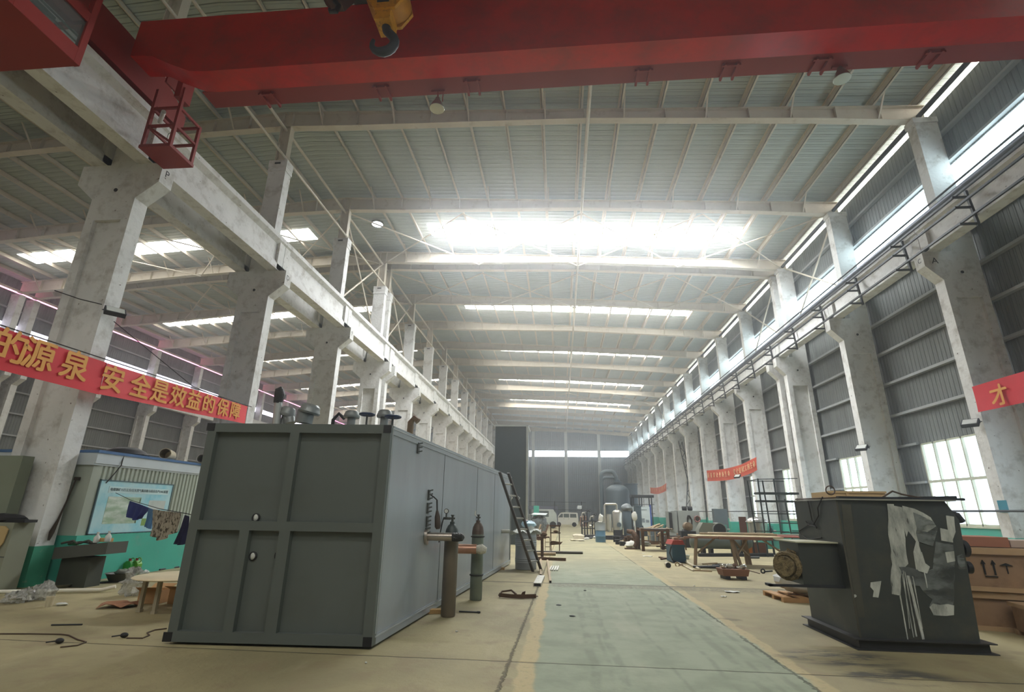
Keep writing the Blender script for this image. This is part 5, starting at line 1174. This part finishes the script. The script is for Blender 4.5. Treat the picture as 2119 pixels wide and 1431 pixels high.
MB().box(-1.0,.26,-.45,.45,0,.16).box(-.95,.24,-.4,.4,.16,.22).bar((-.9,-.4,.2),(-.9,-.4,.6),.07).bar((.2,-.4,.2),(.2,-.4,.6),.07).box(-.25,.25,-.3,.3,.2,.55).obj('skid_base', DKSTEEL, sv_)
wb = mat('white_film', (216,214,204), .5, var=.15, scale=6)
thing('white_sack', wb, MB().cyl((0,0,0),(0,0,1.2),.03,8).blob((0,0,1.35),.16,.12,.26,12,8,.18,3), 'white film sack tied over a thin post between the slim dark columns', 'sack', (4.48, 33.0, .0)); 
thing('white_sack', wb, MB().cyl((0,0,0),(0,0,1.05),.03,8).blob((0,0,1.2),.15,.12,.24,12,8,.18,5), 'white film sack tied over a thin post left of the silver vessel', 'sack', (2.42, 32.6, .0))
sk = T('valve_skid', 'tangle of dark and silver valve piping on a skid left of the silver vessel', 'skid', (2.15, 35.5, 0)); rnd = random.Random(5)
MB().box(-.9,.7,-.6,.6,0,.14).bar((-.8,-.5,.1),(-.8,-.5,1.2),.07).bar((.6,-.5,.1),(.6,-.5,1.2),.07).bar((-.8,-.5,1.0),(.6,-.5,1.0),.07).bar((-.8,-.5,.55),(.6,-.5,.55),.06).obj('skid_frame', DKSTEEL, sk)
for k in range(9):
    x = -.75+.17*k; y = rnd.uniform(-.45,.3); z1 = rnd.uniform(.9,1.7)
    p = MB().tube([(x,y,.15),(x,y,z1-.12),(x+.05,y,z1),(x+.2,y,z1)], .045, 8).cyl((x-.07,y,z1*.55),(x+.07,y,z1*.55),.075,10).torus((x+.2,y-.05,z1),.08,.015,'y',12,5)
    p.obj('valve_pipe', SIL if k % 3 == 0 else DKSTEEL, sk)
bb = T('blue_barrel', 'blue and grey two tone barrel standing at the walkway edge', 'barrel', at_z(1243, 1121))
MB().lathe([(.265,0),(.275,.01),(.275,.28),(.285,.30),(.275,.32),(.275,.60)], 24).obj('lower_barrel', mat('barrel_blue', (88,124,146), .45, var=.1), bb); MB().lathe([(.275,.60),(.285,.62),(.275,.64),(.275,.98),(.28,1.0),(.26,1.0),(.25,.96),(0,.95)], 24).obj('upper_barrel', mat('barrel_grey', (150,156,156), .45, var=.1), bb)
MB().torus((0,0,1.05),.16,.02,'z',18,6).obj('hose_coil', SIL, bb)
bn = T('white_bundle', 'flat white tarpaulin bundle lying on the walkway in the distance', 'bundle', at_z(1197, 1118)); MB().box(-.28,.32,-.3,.3,0,.26).blob((0,0,.27),.34,.3,.09,14,6,.12,6).obj('tarpaulin', mat('cream_tarpaulin', (210,200,176), .8, var=.15, scale=5), bn); MB().blob((-.1,-.3,.04),.42,.2,.06,14,6,.2,9).obj('fold', mat('cream_tarpaulin', (210,200,176)), bn)
for k, (u,v) in enumerate(((1214,1116),(1223,1114),(1230,1113))): thing('litter_piece', WHT if k != 1 else DKSTEEL, MB().blob((0,0,.06),.16-.03*k,.12,.07,10,6,.25,k+3), 'small litter lump between the white bundle and the blue barrel, %s from the left' % ORD[k], 'litter', at_z(u, v))
# stand, sign and racks near the right wall
sg = T('notice_board', 'white notice board with machine pictures and a blue edge by the right columns', 'board', (6.35, 42, 0))
MB().box(-.75,.55,0,.05,.5,2.02).obj('board', mat('notice_white', (200,212,214), .4, var=.04), sg); MB().box(.55,.66,-.02,.06,.2,2.15).obj('board_edge', mat('notice_blue', (60,84,160), .4), sg)
MB().box(-.6,-.35,-.008,0,.85,1.1).box(-.15,.12,-.008,0,.85,1.15).box(.2,.45,-.008,0,.85,1.05).box(-.55,.3,-.008,0,1.75,1.82).obj('print', mat('notice_print', (84,96,104), .5, rgb2=(160,170,176), scale=7, thr=.5), sg)
for x in (-.7,.6): MB().bar((x,.02,0),(x,.02,.6),.05).obj('leg', DKSTEEL, sg)
pf = T('work_platform', 'dark raised work platform with a rail behind the notice board', 'platform', (6.7, 44.5, 0)); MB().box(-.9,.9,-.7,.7,2.75,2.95).obj('deck', DKSTEEL, pf)
for x in (-.75,-.1,.7): MB().bar((x,-.6,0),(x,-.6,2.75),.08).bar((x,.6,0),(x,.6,2.75),.08).obj('post', DKSTEEL, pf)
MB().bar((-.9,-.65,2.2),(.9,-.65,2.2),.04).bar((-.9,-.65,1.5),(.9,-.65,1.5),.04).obj('rail', DKSTEEL, pf)
# grey machine cabinet, hoses
mc = T('machine_cabinet', 'grey machine cabinet with dark fans on top in front of the right columns', 'machine', (7.65, 34, 0)); MG = mat('machine_grey', (142,146,142), .5, var=.08)
MB().box(-.35,.95,0,1.1,.25,1.72).obj('cabinet_body', MG, mc); MB().box(-.92,-.40,.1,1.0,.25,1.66).obj('side_unit', MG, mc); MB().box(-.90,-.72,-.01,.1,.6,1.6).obj('dark_panel', BLACK, mc); MB().box(-.9,.9,.1,1.0,0,.25).obj('base', DKSTEEL, mc)
for x in (.0,.35): MB().cyl((x,.3,1.86),(x+.25,.3,1.86),.13,14).obj('fan_unit', BLACK, mc)
hc = MB()
for k in range(6): hc.tube([(.02*k-.05,-.05-.02*k,1.35),(.14+.01*k,-.06,1.1),(.12,-.07-.01*k,.3),(-.05+.01*k,-.06,.15),(-.14,-.05,.5),(-.10+.015*k,-.05,1.2),(.02*k-.05,-.05-.02*k,1.35)], .018, 6)
thing('hose_loop', RUBBER, hc, 'long dark hose loop hanging on the grey machine cabinet', 'hose', (7.92, 34.02, .1))
rc = MB()
for k in range(5): rc.torus((.0,-.03*k,0), .16+.012*(k%3), .022, 'y', 18, 6)
thing('rope_coil', mat('red_white_rope', (178,140,132), .8, rgb2=(110,44,44), scale=14, thr=.5, soft=.03), rc, 'red and white rope coil hanging on the right of the grey machine cabinet', 'rope', (8.42, 33.96, 1.25))
wc2 = T('wall_cabinet', 'dark grey electrical cabinet under the right wall rail', 'cabinet', (10.6, 38, 0)); MB().box(0,.9,0,.5,.6,1.9).obj('cabinet_body', mat('slate_grey', (92,102,106), .5), wc2); MB().box(.05,.85,.05,.45,0,.6).obj('stand', DKSTEEL, wc2)
pipe('service_pipe', (12.15, 12, 1.75), (12.15, 60, 1.75), .03, DKSTEEL, 'thin dark service pipe along the bases of the right columns', 'pipe')
# scaffold
SCF = mat('scaffold_dark', (58,66,66), .5, .3)
sf = T('mobile_scaffold', 'dark steel scaffold tower with plank decks by the right wall', 'scaffold', (8.0, 22.0, 0))
X_ = (0, .62, 1.42); 
for x in X_:
    for y in (0, 1.2): MB().bar((x+.10*(y>0),y,0),(x,y,2.95 if x != 1.42 else 2.2),.045).obj('standard', SCF, sf)
for z in (2.92,): MB().bar((0,0,z),(1.55,0,z+.05),.03).bar((0,1.2,z),(1.5,1.2,z),.03).bar((0,0,z),(0,1.2,z),.03).obj('guard_rail', SCF, sf)
for z in (.55,.9,1.25,1.6): MB().bar((.62,0,z),(1.42,0,z),.035).obj('ledger', SCF, sf); MB().bar((0,1.2,z),(1.42,1.2,z),.03).obj('ledger', SCF, sf)
MB().box(-.05,1.5,-.05,.5,2.34,2.42).obj('deck', SCF, sf); MB().box(-.05,1.35,-.05,.5,2.04,2.11).obj('deck', SCF, sf); MB().bar((1.42,0,2.0),(1.8,.1,.3),.04).bar((1.42,0,1.2),(1.75,0,.9),.03).obj('brace', SCF, sf)
# domed silver tank
dt2 = T('domed_steel_tank', 'shiny stainless tank with domed lid standing by the scaffold', 'tank', (8.50, 24.1, 0))
MB().lathe([(.40,.62),(.40,1.22),(.43,1.24),(.43,1.27)]+[(.42*math.cos(a),1.27+.20*math.sin(a)) for a in [math.pi/2*k/6 for k in range(1,7)]], 28).obj('tank_shell', mat('stainless_bright', (206,204,198), .2, .75, var=.06), dt2)
MB().torus((0,0,1.255), .44, .03, 'z', 28, 8).obj('rim', mat('stainless_bright', (206,204,198)), dt2); MB().box(-.45,.45,-.4,.4,.52,.62).bar((-.4,-.35,0),(-.4,-.35,.55),.05).bar((.4,-.35,0),(.4,-.35,.55),.05).bar((-.4,.35,0),(-.4,.35,.55),.05).bar((.4,.35,0),(.4,.35,.55),.05).obj('stand', DKSTEEL, dt2)
# horizontal vessels
HG = mat('olive_vessel', (96,104,98), .45, .1, var=.1)
def hvess(x0, x1, y, z, r, label):
    t = T('horizontal_vessel', label, 'vessel', (x0, y, 0)); L = x1-x0
    MB().lathe([(0,-.10),(r*.7,-.07),(r,0),(r,L),(r*.7,L+.10),(0,L+.14)], 22, (0,0,z), Matrix.Rotation(math.pi/2,3,'Y')).obj('shell', HG, t)
    for x in (.2*L,.8*L): MB().box(x-.06,x+.06,-r*.8,r*.8,0,z-r*.75).obj('saddle', DKSTEEL, t)
    MB().torus((L*.93,0,z), r+.01, .02, 'x', 20, 6).obj('flange', DKSTEEL, t)
hvess(5.3, 7.3, 22.5, .46, .24, 'dark olive horizontal vessel under the trestle table, front one'); hvess(5.8, 7.75, 23.2, .46, .24, 'dark olive horizontal vessel behind the front one')
eb = T('elbow_duct', 'grey sheet elbow duct with a dark round mouth behind the trestle table', 'duct', (7.1, 27, 0)); MB().prism([(-.4,.25),(.35,.25),(.5,1.12),(-.2,1.15),(-.42,.8)],'y',-.2,.5).obj('duct_body', mat('olive_grey_sheet', (122,124,112), .5), eb)
MB().cyl((.55,-.25,.82),(.55,.4,.82),.33,22).obj('mouth_ring', MG, eb); MB().cyl((.55,-.256,.82),(.55,-.25,.82),.29,22).obj('mouth', BLACK, eb); MB().box(-.5,1.0,-.3,.6,0,.25).obj('stand', DKSTEEL, eb)
thing('brown_bottle_tank', mat('brown_tank', (118,96,72), .5, var=.15), MB().lathe([(0,-.3),(.16,-.26),(.2,-.18),(.2,.25),(0,.32)], 18, (0,0,.2), Matrix.Rotation(math.pi/2,3,'X')), 'brown tank end lying left of the elbow duct', 'tank', (6.2, 27.0, .75))
thing('tank_pedestal', DKSTEEL, MB().box(-.4,.3,-.35,.35,0,.75), 'dark pedestal carrying the brown tank end', 'pedestal', (6.2, 27.0, 0))
thing('red_brown_plate', mat('red_oxide_plate', (108,74,64), .7, var=.15), MB().box(-.16,.16,-.04,.0,0,1.45), 'upright red oxide plate between the elbow duct and the domed tank', 'plate', (8.45, 25.8, 0), -.2)
ob = T('orange_box', 'brown box with an orange side under the domed tank', 'box', at_z(1570, 1145)+Vector((0,.2,0))); MB().box(-.18,.42,0,.4,0,.42).obj('box_body', mat('brown_box', (140,96,74), .7), ob); MB().box(-.36,-.18,0,.4,0,.42).obj('orange_panel', mat('orange_panel', (214,130,58), .6), ob)
a, b = at_z(1446, 1151), at_z(1600, 1151); thing('steel_channel_beam', DKSTEEL, MB().bar((0,0,.06),(b.x-a.x,b.y-a.y,.06),.12), 'long dark beam lying behind the trestle table', 'beam', a)
ground_pipe('grey_bar', 1545, 1155, 1571, 1155, .04, mat('grey_bar', (96,98,96), .5), 'short grey bar on the floor behind the trestle table legs', 'bar')
# long trestle table
TW = mat('weathered_timber', (150,128,102), .8, var=.2, scale=5, stretch=(1,1,.3)); TP = mat('pale_planks', (206,192,158), .7, var=.12, scale=4, stretch=(.3,1,1)); TR_ = mat('red_brown_plank', (140,100,78), .7, var=.2, scale=4)
tt = T('trestle_table', 'long weathered trestle table with planks and tubes on top, right of the walkway', 'table', (3.95, 17.6, 0))
zt = .86
MB().box(-.05,1.6,-.1,.05,zt-.05,zt).box(1.0,2.6,-.2,-.08,zt-.06,zt+.02).obj('front_plank', TR_, tt); MB().box(.35,3.0,0,1.2,zt-.02,zt+.03).obj('top_planks', TP, tt); MB().box(3.02,3.75,.3,1.0,zt+.0,zt+.05).obj('red_plank', mat('red_plank', (176,104,94), .6), tt)
for p, q in (((.30,.3),(.45,.5)), ((1.45,-.1),(1.4,.0)), ((1.65,.1),(1.45,.1)), ((2.2,.9),(2.1,.9)), ((2.08,.85),(2.06,.9)), ((3.35,.5),(3.3,.5)), ((3.2,.6),(3.15,.6))): MB().bar((p[0],p[1],0),(q[0],q[1],zt-.03),.085,.07).obj('leg', TW, tt)
for p, q in (((.42,.4,.35),(1.0,.4,zt-.06)), ((1.5,.1,.25),(2.15,.8,zt-.08)), ((2.15,.85,.28),(1.5,.2,zt-.08)), ((3.25,.5,.3),(2.5,.5,zt-.06))): MB().bar(p, q, .06, .05).obj('brace', TW, tt)
for k, (y, x0, x1, r_) in enumerate(((.2,.5,2.9,.035), (.45,.6,2.8,.03), (.75,.9,3.0,.035), (.6,3.0,4.6,.025), (.8,2.9,4.5,.02))):
    thing('table_tube', RUSTL if k < 3 else mat('pale_green_tube', (180,190,170), .5), MB().cyl((0,0,0),(x1-x0,.05,0),r_,10), 'tube lying on the trestle table, %s from the front edge' % ORD[k], 'tube', (3.95+x0, 17.6+y, zt+(.055 if x0 < 2.5 else .06)+r_), group='tubes on the trestle table')
# welder, heaps, crate
wd = T('welding_machine', 'blue welding machine with a red cover in front of the trestle table', 'welder', (3.86, 18.75, 0), .12)
MB().prism([(-.22,.02),(.24,.02),(.21,.56),(-.21,.56)], 'y', -.25, .35).obj('housing', mat('welder_blue', (48,86,106), .45, var=.1), wd); MB().prism([(-.23,.56),(.23,.56),(.17,.70),(-.15,.70)], 'y', -.26, .36).obj('top_cover', mat('welder_red', (176,68,58), .5), wd)
MB().tube([(-.22,-.2,.5),(-.30,-.25,.3),(-.24,-.3,.08),(-.1,-.34,.03)], .02, 7).obj('cable', RUBBER, wd); MB().box(-.08,.1,-.1,.1,.70,.77).obj('control', TAN, wd)
thing('white_tub', mat('pale_tub', (190,196,190), .5), MB().lathe([(.15,0),(.19,.10),(.2,.14),(.17,.14),(.12,.02)], 18), 'pale low tub right of the welding machine', 'tub', at_z(1416, 1156))
for k, (u0,v0,u1,v1) in enumerate(((1364,1154,1388,1158),(1368,1158,1392,1154))): ground_pipe('wrench_bar', u0, v0, u1, v1, .03, RUST, '%s dark bar lying left of the welding machine' % ('longer' if k == 0 else 'shorter'), 'bar')
pcs = T('pipe_collar', 'short pale pipe collar with a dark end on the floor before the welder', 'pipe', at_z(1383, 1174)); MB().cyl((0,0,.07),(.02,.35,.07),.07,16).obj('collar', mat('cream_pipe', (200,190,164), .5), pcs); MB().cyl((0,-.05,.07),(0,.0,.07),.075,16).obj('dark_end', BLACK, pcs)
for k, (u0,v0,u1,v1,r_) in enumerate(((1401,1164,1435,1182,.025),(1417,1163,1448,1180,.035))):
    ground_pipe('pale_tube', u0, v0, u1, v1, r_, mat('cream_pipe', (200,190,164)), '%s pale tube lying on the floor before the trestle table' % ('thin' if k == 0 else 'thick'), 'tube')
thing('chain_clamp', RUSTL, MB().torus((0,0,.05),.06,.02,'y',12,6).tube([(.05,0,.04),(.15,.03,.05),(.25,.0,.03)], .025, 7), 'small pale clamp at the left end of the pale tubes', 'clamp', at_z(1402, 1171))
for k in range(9):
    a_ = at_z(1458+5*k+random.uniform(-4,4), 1180-k*.8+random.uniform(-4,4)); L = random.uniform(.4,.75); an = random.uniform(-.6,.5)
    thing('scrap_rod', DKSTEEL if k % 3 else RUSTL, MB().cyl((-L/2*math.cos(an),-L/2*math.sin(an),.03+.025*(k%4)),(L/2*math.cos(an),L/2*math.sin(an),.04+.03*(k%4)),.022+.008*(k%3),8), 'scrap rod in the heap left of the brown parts box', 'rod', a_, group='scrap rods heaped by the parts box')
pb_ = T('parts_box', 'brown steel box full of small parts on the floor before the trestle table', 'box', at_z(1518, 1197), .05)
MB().add([(-.30,-.2,.08),(.30,-.2,.08),(.30,.2,.08),(-.30,.2,.08),(-.34,-.24,.24),(.34,-.24,.24),(.34,.24,.24),(-.34,.24,.24)], [(0,3,2,1),(4,5,6,7),(0,1,5,4),(1,2,6,5),(2,3,7,6),(3,0,4,7)]).obj('box_body', mat('red_brown_box', (132,92,70), .75, var=.15), pb_)
for x in (-.2,.2): MB().box(x-.06,x+.06,-.2,.2,0,.08).obj('runner', DKSTEEL, pb_)
rnd = random.Random(3)
for k in range(7): thing('small_part', (SIL, RUST, PW)[k%3], MB().torus((0,0,.03),.06,.025,'z',12,6) if k % 2 else MB().blob((0,0,.05),.08,.07,.06,10,6,.2,k), 'small metal part lying in the brown parts box', 'part', pb_.location+Vector((-.24+.08*k, rnd.uniform(-.1,.1), .245)), group='small parts in the parts box')
floor_cable('bar_hook', ((1540,1180),(1555,1182),(1572,1187)), 'thin dark rod right of the parts box', .012)
thing('small_valve', BLACK, MB().torus((-.06,0,.06),.05,.02,'y',12,6).cyl((0,0,.05),(.2,0,.07),.02,8), 'small black valve on the floor left of the hopper duct', 'valve', at_z(1584, 1186))
for k, (u,v,s) in enumerate(((1340,1151,.34),(1332,1145,.12),(1515,1225,.28),(1498,1235,.10),(1437,1213,.04))):
    g = [[Vector((s*(i/4-.5), s*.6*(j/3-.5), .006+.02*abs(math.sin(i*2+j*1.7+k)))) for j in range(4)] for i in range(5)]
    thing('paper_scrap', WHT, MB().sheet(g, .002), 'white paper scrap on the floor, ' + ('large one left of the welder','small one behind the large one','thin one right of the walkway','tiny one nearest the camera','dot on the walkway joint')[k], 'paper', at_z(u,v))
# welding table and dark bent pipe
wt = T('welding_table', 'dark steel welding table with two thick posts and tubes on it', 'table', (3.45, 23.6, 0))
for x, y in ((.05,0),(1.12,0),(.05,1.3),(1.12,1.3)): MB().box(x-.06,x+.06,y-.06,y+.06,0,.92).obj('leg', RUST, wt)
MB().box(0,1.2,-.05,1.35,.80,.86).obj('tabletop', RUST, wt); MB().bar((.05,0,.42),(1.12,0,.36),.05).bar((.05,0,.22),(1.5,.3,.20),.03).obj('stretcher', RUST, wt)
for k in range(5): thing('steel_tube', RUSTL if k % 2 else DKSTEEL, MB().cyl((0,0,0),(1.1+.12*k,.1*k-.1,0),.025,8), 'steel tube lying on the welding table, %s from the front' % ORD[k], 'tube', (3.5, 23.7+.22*k, .862+.026), group='tubes on the welding table')
bp_ = T('bent_duct', 'dark bent duct piece resting on a white sack by the welding table', 'duct', at_z(1314, 1136)); MB().tube([(-.28,.2,.75),(-.05,.1,.72),(.08,.0,.5),(.1,-.02,.25),(.0,-.05,.1)], [.09,.12,.13,.12,.10], 12).obj('duct', RUST, bp_); MB().box(-.45,.1,-.1,.1,.0,.05).obj('foot', RUST, bp_)
thing('white_sack', wb, MB().blob((0,0,.14),.28,.2,.16,14,7,.2,8), 'white sack on the floor under the dark bent duct', 'sack', at_z(1309, 1134)+Vector((0,.45,0)))
# machine and pipe clutter between the vessels and the right wall
MT = mat('machine_teal', (70,140,130), .5, var=.15)
for k, (x, y, w_, d_, h_, m_) in enumerate(((6.7,29.0,.8,.7,.75,DKSTEEL),(5.4,30.5,1.0,.8,.6,mat('slate_grey', (92,102,106))),(8.9,30.5,1.0,.8,1.0,MT),(10.2,27.5,1.1,.7,1.05,MT),(9.6,35.5,.9,.7,1.0,MG),(7.4,39.5,.9,.7,.8,MT),(5.6,38.5,.8,.6,.7,DKSTEEL),(10.4,24.5,.8,.7,.95,MT))):
    t = T('shop_machine', ('dark','slate grey','teal','teal','grey','teal','dark','teal')[k]+' shop machine block with a spindle head, '+('before the grey cabinet','behind the welding table','right of the grey cabinet','behind the elbow duct','farthest beside the wall pipe','beyond the grey cabinet','before the notice board','behind the scaffold')[k], 'machine', (x,y,0), .15*k)
    MB().box(-w_/2,w_/2,-d_/2,d_/2,0,h_*.6).obj('machine_base', m_, t); MB().box(-w_*.35,w_*.1,-d_*.3,d_*.4,h_*.6,h_).obj('head', m_, t); MB().cyl((w_*.1,0,h_*.75),(w_*.4,0,h_*.75),.06,10).obj('spindle', STL, t); MB().torus((-w_*.1,-d_*.36,h_*.8),.09,.015,'y',14,6).obj('hand_wheel', BLACK, t)
k = 0
for y in (24.9, 25.6, 26.2, 28.6, 29.3, 31.4, 32.2, 33.0):
    for x in (4.75, 6.3 if y > 31 else 5.35):
        L = rnd.uniform(.5,.62) if x > 5 and y < 31 else rnd.uniform(.4,.55)*(1.0 if y < 31 else 1.6); z_ = (.06,.4,.62,.06)[k%4]; an = rnd.uniform(-.12,.12); tl = (0,.12,.3,0)[k%4]
        if y > 31: x += .8
        ca, sa = math.cos(an)*L/2, math.sin(an)*L/2
        mb = MB().cyl((-ca,-sa,z_),(ca,sa,z_+tl),rnd.uniform(.035,.06),8)
        if z_ > .1: mb.bar((-ca*.7,-sa*.7,0),(-ca*.7,-sa*.7,z_),.05).bar((ca*.7,sa*.7,0),(ca*.7,sa*.7,z_+tl*.8),.05)
        thing('stock_pipe', (DKSTEEL, RUST, RUSTL, mat('dark_pipe', (86,82,76)))[k%4], mb, 'pipe in the loose stock between the vessels and the trestle table', 'pipe', (x, y, 0), group='loose pipe stock'); k += 1
k = 0
for y in (26.9, 28.0, 29.2, 30.4):
    for x in (2.95, 3.55, 4.1):
        h_ = rnd.uniform(.12,.4)
        thing('casting_part', (DKSTEEL, RUST, MG)[k%3], MB().cyl((0,0,0),(0,0,h_),.12,12).cyl((0,0,h_),(0,0,h_+.03),.17,12).cyl((.08,0,h_*.6),(.22,0,h_*.6),.05,8), 'flanged casting in the scatter on the floor before the vessels', 'casting', (x+rnd.uniform(-.06,.06), y+rnd.uniform(-.15,.15), 0), group='castings on the floor'); k += 1
for k, (u0,u1,v) in enumerate(((1285,1345,1126),(1320,1352,1125),(1340,1362,1127))):
    a, b = at_z(u0,v), at_z(u1,v); thing('channel_offcut', RUST if k else STL, MB().bar((0,0,.08),(b.x-a.x,b.y-a.y,.08),.12).box(0,.1,-.05,.05,0,.03), 'steel channel on the floor before the skid, %s from the left' % ORD[k], 'channel', a)

# lit lamp under the nave roof, red signs between the far middle columns
p = at_y(781, 464, 24.6); t = T('lit_round_lamp', 'lit round white lamp under the nave roof, left of the first rooflight', 'lamp', p)
MB().cyl((0,0,.0),(0,0,.12),.34,20).obj('lamp_housing', ALU, t); MB().cyl((0,0,-.012),(0,0,-.001),.30,20).obj('lamp_lens', glow('lamp_lens', (225,232,255), 9), t); MB().cyl((0,0,.12),(0,0,zroof(p.x)-p.z),.02,6).obj('stem', ALU, t)
RS = mat('red_sign', (190,36,40), .5)
for k, (u, v0, v1, y) in enumerate(((893, 880, 908, 43), (921, 905, 930, 49))):
    a, b = at_y(u, v0, y), at_y(u, v1, y); t = T('red_sign', 'red sign board hanging %s the far middle columns' % ('in the nearer gap between' if k == 0 else 'in the farther gap between'), 'sign', (-11.45, y, b.z))
    MB().box(-.5,.3,0,.06,0,a.z-b.z).obj('sign_board', RS, t); MB().bar((0,.03,a.z-b.z),(0,.03,9.755-b.z),.03).obj('hanger', DKSTEEL, t)

for ch, u, v in (('C', 1915, 533), ('A', 1948, 528)):
    if ch == 'C': o_ = text('column_mark', ch, BLACK, .22, plane_M((XRC-1.052, 15.98, 9.5), (0,-1,0), (0,0,1)))
    else: o_ = text('column_mark', ch, BLACK, .3, plane_M((XRC-.72, 15.797, 9.42), (1,0,0), (0,0,1)))
    tag(o_, 'black hand painted letter %s on the nearest right column corbel' % ch, 'marking')
p = at_x(2075, 1044, XRC-.612); thing('teal_notice', mat('teal_notice', (60,140,160), .5), MB().box(-.006,.0,-.16,.16,-.2,.12), 'small teal notice stuck on the nearest right column near its foot', 'notice', p)
